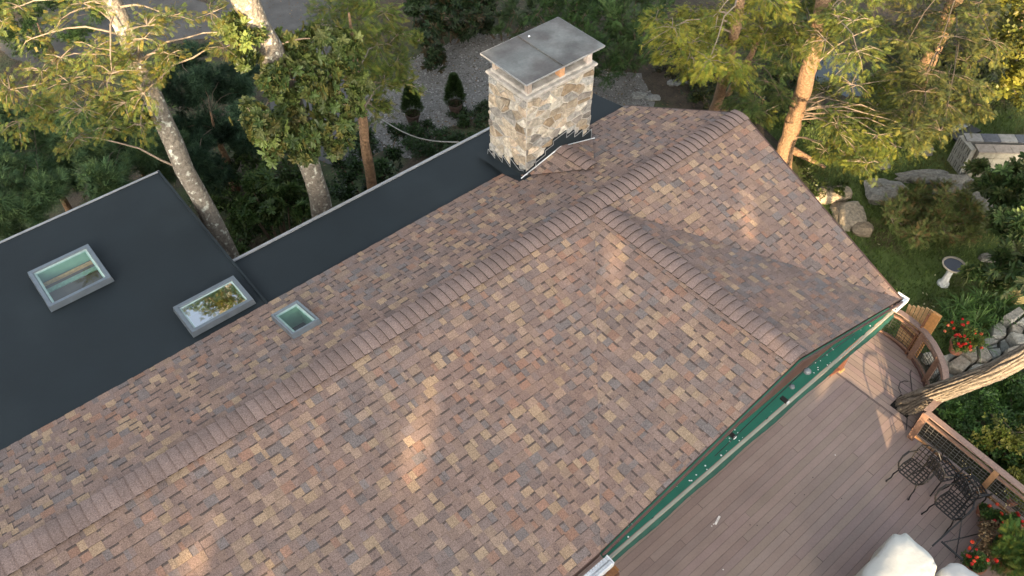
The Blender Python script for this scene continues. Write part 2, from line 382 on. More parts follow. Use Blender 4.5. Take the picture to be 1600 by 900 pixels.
# gutters with a perforated guard
b = MB()
b.box((XL, 2.74, 4.66), (4.17, 2.755, 4.79)); b.box((XL, 2.755, 4.66), (4.17, 2.885, 4.67)); b.box((4.155, 2.755, 4.67), (4.17, 2.885, 4.79))
g = b.build('gutter', M['white'], house, label='white metal gutter with perforated leaf guard along the front eave')
b = MB()
for i in range(110):
    x0 = 4.15-i*.05
    b.box((x0-.05+.006, 2.76, 4.782), (x0-.006, 2.80, 4.787), (.5, .53, .56)); b.box((x0-.03, 2.815, 4.782), (x0+.012, 2.88, 4.787), (.5, .53, .56))
b.build('gutter_guard', M['concrete'], g)
b = MB(); b.box((11.20, 2.80, 4.72), (11.56, 2.815, 4.82)); b.box((11.20, 2.815, 4.72), (11.56, 2.885, 4.73)); b.box((11.545, 2.815, 4.73), (11.56, 3.02, 4.82)); b.box((11.20, 2.815, 4.79), (11.545, 2.87, 4.80), (.7, .7, .7))
b.build('gutter', M['white'], house, label='short white gutter end at the right front corner')
b = MB(); b.tube([(11.28, 2.86, 4.72), P(1397, 472, 4.5), P(1388, 481, 4.3), P(1382, 491, 4.1), P(1378, 500, 3.7), (11.0, 3.9, 3.3), (10.9, 4.24, 3.0), (10.9, 4.24, .85)], .035, 8); b.build('downspout', M['brownpaint'], house)
# dirt and leaves on the gutter bracket at the lower left of the awning
b = MB()
for i in range(46):
    x0 = 4.15-random.uniform(0, 1.2); y0 = 2.66+random.uniform(-.05, .06); s_ = random.uniform(.03, .07)
    b.obox((x0, y0, 4.60+random.uniform(0, .05)), (s_, random.uniform(-.03, .03), 0), (0, s_*.7, random.uniform(-.02, .02)), (0, 0, .006), random.choice(((.30, .13, .035), (.20, .085, .03), (.34, .19, .07))))
b.box((3.0, 2.62, 4.52), (4.18, 2.74, 4.60), (.12, .055, .03))
b.build('eave_bracket', M['wood'], house, label='rusty orange bracket with leaf litter below the gutter')

# back flat roofs: strip and large left roof
ZS = 5.27
s0 = P(362, 405, 5.14); s1 = P(905, 141, 5.14)
b = MB()
def flat(pts, t=.14):
    pts = [np.asarray(p, float) for p in pts]; n = len(pts)
    b.add(pts+[p-Z*t for p in pts], [tuple(range(n)), tuple(range(n, 2*n))[::-1]]+[(i, (i+1) % n, (i+1) % n+n, i+n) for i in range(n)])
YO = 10.98
flat([(2.68, 9.50, ZS), (11.22, 9.53, ZS), (11.05, YO, 5.16), (2.68, YO, 5.16)])
st = b.build('strip_roof', M['membrane'], house, label='long narrow black membrane roof behind the shingles')
b = MB(); b.box((2.72, YO-.02, 5.06), (11.07, YO+.035, 5.185)); b.build('drip_edge', M['drip'], st)
b = MB()
flat([(XL, 9.52, 5.315), (2.66, 9.52, 5.315), (2.73, 13.98, 5.285), (XL, 13.98, 5.285)], .2)
lr = b.build('flat_roof', M['membrane'], house, label='large black membrane flat roof with two skylights')
b = MB(); b.box((XL, 13.96, 5.16), (2.76, 14.005, 5.30)); b.build('drip_edge', M['drip'], lr)
b = MB(); b.bar((2.675, 9.55, 5.325), (2.735, 13.98, 5.295), .04, .03); b.build('edge_seam', M['membrane'], lr)
b = MB(); b.box((XL, 9.6, .1), (2.5, 13.7, 5.15)); b.box((2.5, 9.5, .1), (10.6, 10.7, 5.0)); b.build('wall', M['wall'], house)

# skylights
def skylight(parent, corners, hgt, lab, gl, floor_mat, fw=.075, beam=False, depth=.5):
    """corners: 4 world points around the outer curb foot"""
    c = [np.asarray(p, float) for p in corners]; n = np.cross(c[1]-c[0], c[3]-c[0]); n /= np.linalg.norm(n)
    if n[2] < 0: n = -n
    ctr = sum(c)/4
    def ins(p, d):
        e = ctr-p; a = c[1]-c[0]; a = a/np.linalg.norm(a); q = c[3]-c[0]; q = q/np.linalg.norm(q)
        return p+a*math.copysign(d, e@a)+q*math.copysign(d, e@q)
    o1 = c; o2 = [ins(p, .015)+n*hgt for p in c]; i1 = [ins(p, fw)+n*hgt for p in c]; i2 = [ins(p, fw+.01)+n*(hgt-.03) for p in c]
    m = MB(); vs = o1+o2+i1+i2; fs = []
    for k in range(4):
        j = (k+1) % 4
        for r_ in range(3): fs.append((r_*4+k, r_*4+j, r_*4+4+j, r_*4+4+k))
    m.add(vs, fs); sky = m.build('skylight', M['frame'], parent, label=lab)
    w1 = [ins(p, fw+.012)+n*(hgt-.028) for p in c]; w2 = [ins(p, fw+.05)+n*(hgt-.045) for p in c]
    m = MB(); m.add(w1+w2, [(k, (k+1) % 4, (k+1) % 4+4, k+4) for k in range(4)]); m.build('sash', M['mint2'], sky)
    g0 = [ins(p, fw+.035)+n*(hgt-.035) for p in c]
    m = MB(); m.add(g0, [(0, 1, 2, 3)]); m.build('pane', gl, sky)
    # the light shaft below
    d = n*(-depth); t0 = [ins(p, fw+.03)+n*(hgt-.06) for p in c]; t1 = [p+d for p in t0]
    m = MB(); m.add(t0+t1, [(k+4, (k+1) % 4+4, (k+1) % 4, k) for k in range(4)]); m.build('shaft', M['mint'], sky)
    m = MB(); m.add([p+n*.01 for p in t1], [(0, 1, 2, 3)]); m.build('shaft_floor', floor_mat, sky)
    if beam:
        a0, a1 = t0[0]*.6+t1[0]*.4, t0[1]*.6+t1[1]*.4
        e = (c[3]-c[0])/np.linalg.norm(c[3]-c[0]); m = MB(); m.bar(a0+e*.09, a1+e*.09, .05, .05, (.42, .24, .10)); m.build('ceiling_beam', M['wood'], sky)
        m = MB(); m.bar(a0+e*.26-n*.02, a1+e*.26-n*.02, .10, .03, (.20, .30, .25)); m.build('ceiling_panel', M['wood'], sky)
    return sky
# holes for the shafts are cut as real openings
def cut(o, polys):
    bpy.context.view_layer.update()
    for i, poly in enumerate(polys):
        cb = MB(); c = [np.asarray(p, float) for p in poly]; ctr = sum(c)/4; c = [ctr+(p-ctr)*.86 for p in c]
        if area2([(p[0], p[1]) for p in c]) < 0: c = c[::-1]
        cb.add([p-Z*1.2 for p in c]+[p+Z*.6 for p in c], [(3,2,1,0),(4,5,6,7)]+[(k, (k+1) % 4, (k+1) % 4+4, k+4) for k in range(4)])
        co = cb.build('cutter', M['dark']); md = o.modifiers.new('b', 'BOOLEAN'); md.object = co; md.operation = 'DIFFERENCE'; md.solver = 'EXACT'
        dg = bpy.context.evaluated_depsgraph_get(); me = bpy.data.meshes.new_from_object(o.evaluated_get(dg)); o.modifiers.clear(); o.data = me
        bpy.data.objects.remove(co)

SA = [(-.17, 12.78, 5.32), (.92, 12.78, 5.32), (.92, 11.71, 5.33), (-.17, 11.71, 5.33)]
SB = [(1.40, 10.41, 5.34), (2.53, 10.41, 5.34), (2.53, 9.67, 5.35), (1.40, 9.67, 5.35)]
zs = lambda y: RZ-(y-RY)*.3
SC = [(2.53, 9.09, zs(9.09)), (3.05, 9.09, zs(9.09)), (3.05, 8.30, zs(8.30)), (2.53, 8.30, zs(8.30))]
cut(lr, [SA, SB]); cut(roof, [SC])
for o_ in list(house.children):          # walls stop below the shafts
    pass
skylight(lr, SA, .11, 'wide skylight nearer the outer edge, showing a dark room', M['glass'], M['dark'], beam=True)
skylight(lr, SB, .11, 'narrow skylight by the shingles, reflecting sky and branches', M['glass_sky'], M['cover'])
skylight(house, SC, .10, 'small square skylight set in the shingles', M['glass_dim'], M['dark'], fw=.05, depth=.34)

# ------------------------------------------------------------------ chimney
CX0, CX1, CY0, CY1, CT = 8.03, 9.68, 9.13, 10.20, 7.27
b = MB(); b.box((CX0, CY0, 3.0), (CX1, CY1, CT-.1))
chim = b.build('chimney', M['mortar'], house, label='tall rectangular chimney of tan and grey field stone')
SCOL = [(.36, .31, .24), (.45, .40, .32), (.25, .19, .125), (.25, .24, .22), (.43, .39, .32), (.48, .45, .39), (.30, .25, .185), (.20, .18, .16), (.44, .36, .27), (.36, .36, .34), (.42, .38, .31), (.30, .29, .27)]
def voronoi(w, h, sx, sy, rr, shear=0.0):
    pts = []; r_ = 0; y_ = -sy/2
    while y_ < h+sy:
        x_ = -sx+(r_ % 2)*sx/2
        while x_ < w+sx: pts.append((x_+rr.uniform(-.5, .5)*sx, y_+rr.uniform(-.5, .5)*sy)); x_ += sx
        y_ += sy; r_ += 1
    out = []
    for i, p in enumerate(pts):
        poly = [(0, 0), (w, 0), (w, h), (0, h)]
        for j, q in enumerate(pts):
            if i != j and abs(p[0]-q[0]) < 3*sx and abs(p[1]-q[1]) < 3*sy:
                # anisotropic bisector, so stones come out flat and wide
                ax, ay = 1/sx**2, 1/sy**2; nx, ny = (q[0]-p[0])*ax, (q[1]-p[1])*ay
                c_ = nx*(p[0]+q[0])/2+ny*(p[1]+q[1])/2
                poly = clip(poly, [(nx, ny, c_)])
                if not poly: break
        if poly and abs(area2(poly)) > .0015: out.append(poly)
    return out
def shrink(poly, d):
    poly = ccw(poly); H = [(a/math.hypot(a, b_), b_/math.hypot(a, b_), c_/math.hypot(a, b_)-d) for a, b_, c_ in halves(poly) if math.hypot(a, b_) > 1e-6]
    return clip(poly, H)
def stone_face(o, eu, ev, en, w, h, sx, sy, seed, low):
    rr = random.Random(seed)
    for poly in voronoi(w, h, sx, sy, rr):
        cy = sum(p[1] for p in poly)/len(poly); cx = sum(p[0] for p in poly)/len(poly)
        if cy < low(cx)-.02: continue
        g = rr.uniform(.006, .020); a = shrink(poly, g); 
        if len(a) < 3: continue
        t = rr.uniform(.014, .045); c_ = shrink(poly, g+rr.uniform(.012, .03))
        n = len(a); cc = (sum(p[0] for p in a)/n, sum(p[1] for p in a)/n)
        top = [(cc[0]+(p[0]-cc[0])*.80, cc[1]+(p[1]-cc[1])*.74) for p in a]
        col = np.array(rr.choice(SCOL))*rr.uniform(.65, 1.15)
        A = [o+eu*p[0]+ev*p[1] for p in a]; B = [o+eu*p[0]+ev*p[1]+en*(t*rr.uniform(.6, 1)) for p in a]
        B = [o+eu*(cc[0]+(p[0]-cc[0])*.96)+ev*(cc[1]+(p[1]-cc[1])*.94)+en*t*.7 for p in a]
        T = [o+eu*p[0]+ev*p[1]+en*(t*rr.uniform(.85, 1.25)) for p in top]
        m = MB(); m.add(A+B+T, [(i, (i+1) % n, (i+1) % n+n, i+n) for i in range(n)]+[(i+n, (i+1) % n+n, (i+1) % n+2*n, i+2*n) for i in range(n)]+[tuple(range(2*n, 3*n))], col)
        m.build('stone', M['stone'], chim)
zb = 5.0
stone_face(np.array([CX0, CY0, zb]), X, Z, -Y, CX1-CX0, CT-.12-zb, .26, .155, 3, lambda u: .55+max(0, .36*(1-abs(u-.82)/.82)))
stone_face(np.array([CX0, CY1, zb]), -Y, Z, -X, CY1-CY0, CT-.12-zb, .26, .155, 4, lambda u: .25+.25*u)
stone_face(np.array([CX1, CY0, zb]), Y, Z, X, CY1-CY0, CT-.12-zb, .26, .155, 5, lambda u: .3)
# crown, posts, cap
b = MB(); b.prism([(CX0-.05, CY0-.05), (CX1+.05, CY0-.05), (CX1+.05, CY1+.05), (CX0-.05, CY1+.05)], CT-.075, CT-.02)
b.prism([(CX0+.02, CY0+.02), (CX1-.02, CY0+.02), (CX1-.02, CY1-.02), (CX0+.02, CY1-.02)], CT-.03, CT+.035)
cr = b.build('crown', M['crownmortar'], chim)
md = cr.modifiers.new('v', 'BEVEL'); md.width = .025; md.segments = 2
b = MB()
for fx in (.32, .78): b.box((CX0+(CX1-CX0)*fx-.16, CY0+.28, CT+.03), (CX0+(CX1-CX0)*fx+.16, CY0+.78, CT+.10), (.02, .018, .015))
b.build('flue', M['blackplastic'], chim)
for fx, fy, w, cc in ((.05, .06, .09, (.30, .25, .21)), (.06, .92, .09, (.33, .28, .24)), (.93, .07, .11, (.48, .42, .38)), (.94, .92, .09, (.30, .25, .22)), (.52, .08, .12, (.45, .25, .13))):
    x0 = CX0+(CX1-CX0)*fx; y0 = CY0+(CY1-CY0)*fy
    b = MB(); b.box((x0-w/2, y0-w/2, CT+.02), (x0+w/2, y0+w/2, 7.53), cc); b.build('cap_post', M['concrete'], chim)
b = MB()
zc0, zc1 = 7.53, 7.555
b.prism([(7.98, 9.09), (8.86, 9.09), (8.86, 10.35), (7.98, 10.35)], zc0, zc1); b.prism([(8.86, 9.09), (9.86, 9.09), (9.86, 10.35), (8.86, 10.35)], zc0+.006, zc1+.006)
b.box((8.845, 9.09, zc1), (8.885, 10.35, zc1+.018))
cap = b.build('chimney_cap', M['steel'], chim, label='flat weathered steel sheet cap with a seam across the middle')
b = MB(); b.lathe((9.0, 10.2, zc1+.006), [(.022, 0), (.02, .012), (0, .015)], 8); b.build('rivet', M['white'], cap)
b = MB()
for a, c in (((7.975, 9.085), (9.865, 9.085)), ((7.975, 10.355), (9.865, 10.355)), ((7.975, 9.085), (7.975, 10.355)), ((9.865, 9.085), (9.865, 10.355))):
    b.bar((*a, zc0+.012), (*c, zc0+.012), .006, .032)
b.build('cap_edge', M['drip'], cap)
# stepped flashing: dark membrane base with pale sealant along the steps
def flash(o, eu, en, prof, low):
    """prof: top outline points (u,z) left to right; low: bottom outline"""
    m = MB(); n = len(prof)
    pts = [o+eu*u+Z*(z-o[2])+en*.055 for u, z in prof+low[::-1]]; bk = [p-en*.06 for p in pts]; k = len(pts)
    m.add(pts+bk, [tuple(range(k)), tuple(range(k, 2*k))[::-1]]+[(i, (i+1) % k, (i+1) % k+k, i+k) for i in range(k)])
    f = m.build('flashing', M['membrane'], chim)
    m = MB()
    for i in range(n-1):
        a = o+eu*prof[i][0]+Z*(prof[i][1]-o[2])+en*.058; c = o+eu*prof[i+1][0]+Z*(prof[i+1][1]-o[2])+en*.058; m.bar(a, c, .008, .009)
    m.build('sealant', M['drip'], f)
o = np.array([CX0, CY0, 0.]); 
prof = [(-.02, 5.50), (.0, 5.54), (.20, 5.60), (.20, 5.70), (.44, 5.76), (.44, 5.86), (.64, 5.90), (.64, 5.99), (.98, 6.06), (.98, 5.90), (1.20, 5.96), (1.20, 5.80), (1.42, 5.86), (1.42, 5.70), (1.66, 5.76), (1.67, 5.5)]
low = [(-.02, 5.36), (.82, 5.60), (1.67, 5.36)]
flash(o, X, -Y, prof, low)
o = np.array([CX0, CY1, 0.])
prof = [(-.02, 5.30), (.0, 5.46), (.21, 5.36), (.21, 5.52), (.44, 5.40), (.44, 5.58), (.68, 5.44), (.68, 5.66), (.95, 5.54), (1.07, 5.60)]
low = [(-.02, 5.1), (1.07, 5.2)]
flash(o, -Y, -X, prof, low)
b = MB(); b.bar(KL+[-.05, -.07, .02], KF+[0, -.06, .02], .018, .010); b.bar(KF+[0, -.06, .02], KR+[0, -.06, .02], .014, .010)
b.build('valley_metal', M['white'], house)
b = MB(); b.add([(7.80, 9.0, 5.50), (8.06, 9.0, 5.52), (8.06, 9.2, 5.6), (8.06, 10.4, 5.32), (7.80, 10.4, 5.31), (7.80, 9.5, 5.36)], [(0, 1, 2, 3, 4, 5)]); b.build('base_flashing', M['membrane'], house)

# ------------------------------------------------------------------ awning
aw = empty('awning', (8, 3, 4.5), label='green canvas awning with a grey front bar stretched under the gable over the deck', cat='awning')
b = MB(); nx = 60; ax0, ax1 = 4.22, 11.46
def sag(t, v): return -.02*math.sin(v*math.pi)
nv = 5; vs = []
for i in range(nx+1):
    for j in range(nv+1):
        t, v = i/nx, j/nv; vs.append((ax0+(ax1-ax0)*t, 3.45-.50*v, 4.58-.14*v+sag(t, v)))
b.add(vs, [(i*(nv+1)+j, (i+1)*(nv+1)+j, (i+1)*(nv+1)+j+1, i*(nv+1)+j+1) for i in range(nx) for j in range(nv)])
b.build('canopy', M['green'], aw, smooth=True)
b = MB(); b.box((ax0-.02, 2.905, 4.39), (ax1+.02, 2.94, 4.435)); b.build('front_bar', M['greybar'], aw)
b = MB(); vs = []; n = 300
for i in range(n+1):
    x = ax0+(ax1-ax0)*i/n; d = .055+.014*abs(math.sin(i/n*math.pi*31+math.sin(i*.05))); wv = .006*math.sin(i*.11)
    vs += [(x, 2.895, 4.40), (x, 2.86+wv, 4.34), (x, 2.845+wv*1.6, 4.40-d)]
b.add(vs, [(i*3+j, i*3+3+j, i*3+4+j, i*3+1+j) for i in range(n) for j in range(2)]); b.build('valance', M['darkgreen'], aw, smooth=True)
b = MB(); b.box((4.3, 3.40, 4.58), (11.3, 3.5, 4.68)); b.build('roller_box', M['brownpaint'], aw)
for x in (5.2, 7.9, 10.6):
    b = MB(); b.tube([(x, 3.42, 4.50), (x+.35, 3.2, 4.44), (x, 2.93, 4.40)], .018, 6); b.build('arm', M['iron'], aw)
b = MB()
for i in range(90):
    x = rng.uniform(ax0+.2, ax1-.1); c = rng.random()**2; y = 2.96+c*.30; v = (3.45-y)/.5
    if math.sin(x*2.1)+math.sin(x*5.3+1) < .15: continue
    r_ = rng.uniform(.005, .017); z = 4.58-.14*v+.006
    b.lathe((x, y, z-.03*math.sin(v*math.pi)), [(r_, 0), (r_*.7, .004), (0, .005)], 7)
b.build('dropping', M['white'], aw, kind='stuff')
# post under the awning's right end
q = P(1312, 577, .8); pt = empty('porch_post', (q[0], q[1], .8), label='dark brown post and slanted brace under the awning at the deck corner', cat='post')
b = MB(); b.box((q[0]-.05, q[1]-.05, .8), (q[0]+.05, q[1]+.05, 2.9), (.12, .05, .032)); b.build('post', M['wood'], pt)
b = MB(); b.bar((q[0]-.05, q[1], .85), (q[0]-.33, q[1]+.05, .84), .07, .06, (.15, .06, .035)); b.build('brace', M['wood'], pt)
b = MB(); b.box((q[0]-.08, q[1]-.08, .8), (q[0]+.08, q[1]+.08, .83), (.42, .30, .12)); b.build('foot', M['wood'], pt)

# ================================================================== GROUND
def sheet(name, poly, z, m, kind='structure', **k):
    me = MB(); me.add([(x, y, z) for x, y in poly], [tuple(range(len(poly)))])
    return me.build(name, m, kind=kind, **k)
sheet('ground', [(-400, -400), (400, -400), (400, 400), (-400, 400)], 0, M['soil'])
def wob(pts, n=6, a=.18, seed=1):
    rr = random.Random(seed); out = []
    for i in range(len(pts)):
        p, q = pts[i], pts[(i+1) % len(pts)]
        for k in range(n): t = k/n; out.append((p[0]+(q[0]-p[0])*t+rr.uniform(-a, a), p[1]+(q[1]-p[1])*t+rr.uniform(-a, a)))
    return out
def px(L, z=0): return [tuple(P(x, y, z)[:2]) for x, y in L]
g1 = px([(590, 225), (560, 170), (600, 110), (655, 85), (745, 48), (790, 52), (930, 105), (1000, 118), (1020, 150), (1010, 175), (900, 185), (760, 170), (700, 200), (640, 250)])
sheet('gravel_court', wob(g1, 5, .15, 2), .004, M['gravel'])
g2 = px([(-40, 60), (60, 15), (200, -30), (330, 10), (400, -60), (500, -60), (520, 60), (560, 160), (600, 240), (520, 260), (430, 200), (400, 110), (330, 60), (180, 70), (60, 110)])
sheet('driveway', wob(g2, 5, .12, 3), .008, M['asphalt'])
lw = px([(1185, 190), (1240, 170), (1400, 150), (1700, 120), (1700, 560), (1480, 560), (1300, 520), (1280, 300)])
sheet('lawn', wob(lw, 5, .2, 4), .004, M['lawn'])
sheet('pond', wob(px([(1265, 92), (1300, 80), (1345, 105), (1345, 150), (1300, 150), (1270, 120)]), 4, .1, 5), .012, M['water'])
sheet('bog_pool', wob(px([(1172, 150), (1198, 150), (1200, 190), (1176, 190)]), 3, .06, 6), .012, M['water'])

def scatter_pebbles(name, poly, n, size, cols, m, z=.01, seed=1, holes=None):
    r_ = np.random.default_rng(seed); poly = [tuple(p) for p in poly]
    xs = [p[0] for p in poly]; ys = [p[1] for p in poly]; pts = []
    def inside(x, y):
        c = False; j = len(poly)-1
        for i in range(len(poly)):
            if (poly[i][1] > y) != (poly[j][1] > y) and x < (poly[j][0]-poly[i][0])*(y-poly[i][1])/(poly[j][1]-poly[i][1])+poly[i][0]: c = not c
            j = i
        return c
    while len(pts) < n:
        x, y = r_.uniform(min(xs), max(xs)), r_.uniform(min(ys), max(ys))
        if inside(x, y): pts.append((x, y, z))
    return np.array(pts)
OCT = np.array([(1, 0, 0), (0, 1, 0), (-1, 0, 0), (0, -1, 0), (0, 0, 1.)]); OF = np.array([(0, 1, 4), (1, 2, 4), (2, 3, 4), (3, 0, 4)])
def place(T, TF, pos, ax, ay, az, sc, cols, name, m, jit=0.0):
    """instance template T (verts) with frame vectors at pos; one merged mesh"""
    n = len(pos); k = len(T)
    V = pos[:, None, :]+sc[:, None, None]*(T[None, :, 0:1]*ax[:, None, :]+T[None, :, 1:2]*ay[:, None, :]+T[None, :, 2:3]*az[:, None, :])
    F = TF[None]+(np.arange(n)*k)[:, None, None]
    C = np.repeat(cols, len(TF), axis=0)
    if jit: C = C*(1+rng.uniform(-jit, jit, (len(C), 1)))
    return V.reshape(-1, 3), F.reshape(-1, TF.shape[1]), C
def frame_from(d, roll):
    d = d/np.linalg.norm(d, axis=1, keepdims=True); up = np.tile([0, 0, 1.], (len(d), 1)); s = np.cross(up, d)
    bad = np.linalg.norm(s, axis=1) < 1e-3; s[bad] = [1, 0, 0]; s /= np.linalg.norm(s, axis=1, keepdims=True); u = np.cross(d, s)
    c, q = np.cos(roll)[:, None], np.sin(roll)[:, None]
    return d, s*c+u*q, -s*q+u*c
def pick(pal, n, amt=.18):
    c = np.array([p for p in pal])[rng.integers(0, len(pal), n)]; return np.clip(c*(1+rng.uniform(-amt, amt, (n, 1)))*np.where(rng.random((n, 1)) < .3, .62, 1.0), 0, 1)
pp = scatter_pebbles('gravel', g1, 9000, .03, None, None, .012, 3); n = len(pp)
th = rng.uniform(0, 6.28, n); ax = np.stack([np.cos(th), np.sin(th), 0*th], 1); ay = np.stack([-np.sin(th), np.cos(th), 0*th], 1)*rng.uniform(.5, 1, (n, 1)); az = np.tile([0, 0, .6], (n, 1))
V, F, C = place(OCT, OF, pp, ax, ay, az, rng.uniform(.015, .045, n), pick([(.24, .235, .22), (.18, .175, .165), (.32, .31, .29), (.13, .115, .10)], n), 'x', None)
link('gravel', mesh_np('gravel', V, F, C, M['pebble']), kind='stuff', label='grey gravel of the round drive')

# ------------------------------------------------------------------ foliage templates (unit length along x)
def tpl(tris): 
    V = np.array([p for t in tris for p in t], float); return V, np.arange(len(V)).reshape(-1, 3)
def t_hemlock(k=6):        # flat feathery spray
    T = [((0, -.012, 0), (0, .012, 0), (1, 0, -.08))]
    for i in range(k):
        x = .06+.88*i/k; l = .40*(1-.62*i/k); z = -.05*x
        for s in (-1, 1):
            T.append(((x-.035, 0, z), (x+.05, 0, z), (x+l*.62, s*l*.80, z-.09*l+.02*s)))
            T.append(((x+.02+l*.25, s*l*.30, z), (x+.06+l*.30, s*l*.36, z), (x+.02+l*.72, s*l*.34, z-.02)))
    return tpl(T)
def t_pine(k=16):          # tuft of long needles
    r_ = random.Random(5); T = []
    for i in range(k):
        a = 6.283*i/k+r_.uniform(-.3, .3); e = r_.uniform(.15, 1.15); d = np.array([math.cos(e), math.sin(e)*math.cos(a), math.sin(e)*math.sin(a)]); w = .035
        s = np.array([0, -math.sin(a), math.cos(a)])*w; L_ = r_.uniform(.7, 1.05); T.append((tuple(-s), tuple(s), tuple(d*L_)))
    return tpl(T)
def leafq(base, d, side, L_, w, droop):
    base = np.array(base, float); d = np.array(d, float); side = np.array(side, float); nrm = np.cross(d, side)
    m1 = base+d*L_*.35; m2 = base+d*L_*.75; tip = base+d*L_+np.array([0, 0, -droop]); f = nrm*w*.25
    a1, b1 = m1+side*w*.5+f, m1-side*w*.5+f; a2, b2 = m2+side*w*.42+f-[0, 0, droop*.4], m2-side*w*.42+f-[0, 0, droop*.4]; m2 = m2-[0, 0, droop*.4]
    return [(base, a1, m1), (base, m1, b1), (m1, a1, a2), (m1, a2, m2), (m1, m2, b2), (m1, b2, b1), (m2, a2, tip), (m2, tip, b2)]
def t_whorl(k=8, w=.30):   # rhododendron: long leaves radiating from the shoot tip (x axis = shoot)
    r_ = random.Random(3); T = []
    for i in range(k):
        a = 6.283*i/k+r_.uniform(-.25, .25); e = r_.uniform(.9, 1.45); d = np.array([math.cos(e), math.sin(e)*math.cos(a), math.sin(e)*math.sin(a)])
        side = np.array([0, -math.sin(a), math.cos(a)]); T += leafq((0, 0, 0), d, side, r_.uniform(.75, 1.05), w, .0)
    return tpl(T)
def t_locust(k=7):         # compound leaf
    T = []
    for i in range(k):
        x = .12+.8*i/k; l = .26
        for s in (-1, 1):
            d = np.array([.35, s*.93, -.12]); sd = np.array([.93, -s*.35, 0]); b0 = np.array([x, 0, -.1*x*x])
            T += [(b0, b0+d*l*.5+sd*.045, b0+d*l), (b0, b0+d*l, b0+d*l*.5-sd*.045)]
    T.append(((0, -.008, 0), (0, .008, 0), (1, 0, -.1)))
    return tpl(T)
def t_ovals(k=6, w=.34):
    r_ = random.Random(9); T = []
    for i in range(k):
        b0 = np.array([r_.uniform(0, .7), r_.uniform(-.1, .1), r_.uniform(-.1, .1)]); a = r_.uniform(0, 6.28); d = np.array([r_.uniform(.1, .8), math.cos(a), math.sin(a)*.7]); d /= np.linalg.norm(d)
        sd = np.cross(d, (r_.uniform(-.3, .3), r_.uniform(-.3, .3), 1)); sd /= np.linalg.norm(sd); l = r_.uniform(.38, .55)
        T += [(b0, b0+d*l*.5+sd*w*l*.8, b0+d*l), (b0, b0+d*l, b0+d*l*.5-sd*w*l*.8)]
    return tpl(T)
TH, TP, TW, TL, TO, TW2 = t_hemlock(), t_pine(), t_whorl(), t_locust(), t_ovals(), t_whorl(7, .42)

def spray_mesh(pos, dirs, T, size, pal, jitroll=.5, amt=.2, jit=.12, roll0=0.0):
    n = len(pos); ax, ay, az = frame_from(dirs, roll0+rng.normal(0, jitroll, n))
    return place(T[0], T[1], pos, ax, ay, az, rng.uniform(.7, 1.25, n)*size, pick(pal, n, amt), '', None, jit)
DENS = 2.05
def clumps(centres, n, T, size, pal, tw, twcol, flat=.5, droop=-.15, twr=.008, outward=None, amt=.2, sub=7, jitroll=.5, dens_edge=.5):
    """each centre (x,y,z,rx,rz,weight): twigs radiate from the middle, sprays sit along them; returns foliage arrays, fills twig MB"""
    Vs, Fs, Cs = [], [], []; off = 0
    for c in centres:
        cx, cy, cz, rr_, rz = c[:5]; wgt = c[5] if len(c) > 5 else 1; m = max(int(n*wgt*DENS), 6); nt_ = max(int(sub*wgt), 4)
        cen = np.array([cx, cy, cz]); tips = []
        for i in range(nt_):
            a = rng.uniform(0, 6.283); e = rng.uniform(-.6, .9)*flat*2
            d = np.array([math.cos(a)*math.cos(e), math.sin(a)*math.cos(e), math.sin(e)]); L_ = rng.uniform(.6, 1.0)
            tip = cen+d*[rr_*L_, rr_*L_, rz*L_]+[0, 0, droop*rr_*L_]; mid = cen+(tip-cen)*.5+rng.normal(0, .05*rr_, 3)+[0, 0, -droop*.3*rr_]
            tips.append((cen, mid, tip))
            if tw is not None: tw.tube([cen, mid, tip], [twr*1.3, twr, twr*.35], 4, twcol, cap=False)
        ti = rng.integers(0, nt_, m); t = rng.random(m)**dens_edge
        A = np.array([tips[i][0] for i in ti]); B = np.array([tips[i][1] for i in ti]); Q = np.array([tips[i][2] for i in ti]); t_ = t[:, None]
        pos = (1-t_)**2*A+2*t_*(1-t_)*B+t_**2*Q+rng.normal(0, 1, (m, 3))*[rr_*.17, rr_*.17, rz*.16]
        dr = (Q-A)/np.linalg.norm(Q-A, axis=1, keepdims=True)+rng.normal(0, .55, (m, 3))*[1, 1, .5]+[0, 0, droop]
        V, F, C = spray_mesh(pos, dr, T, size, pal, amt=amt, jitroll=jitroll); C = C*(1+rng.uniform(-.30, .22))
        Vs.append(V); Fs.append(F+off); Cs.append(C); off += len(V)
    return np.vstack(Vs), np.vstack(Fs), np.clip(np.vstack(Cs), 0, 1)
def limb(tw, a, b_, r0, r1, col, bend=.12, n=5):
    a = np.asarray(a, float); b_ = np.asarray(b_, float); L_ = np.linalg.norm(b_-a); pts = [a]; rs = [r0]
    for i in range(1, n):
        t = i/n; pts.append(a+(b_-a)*t+rng.normal(0, bend*.35, 3)*L_*.3+[0, 0, bend*L_*math.sin(t*math.pi)]); rs.append(r0+(r1-r0)*t)
    pts.append(b_); rs.append(r1); tw.tube(pts, rs, 6, col, cap=False)
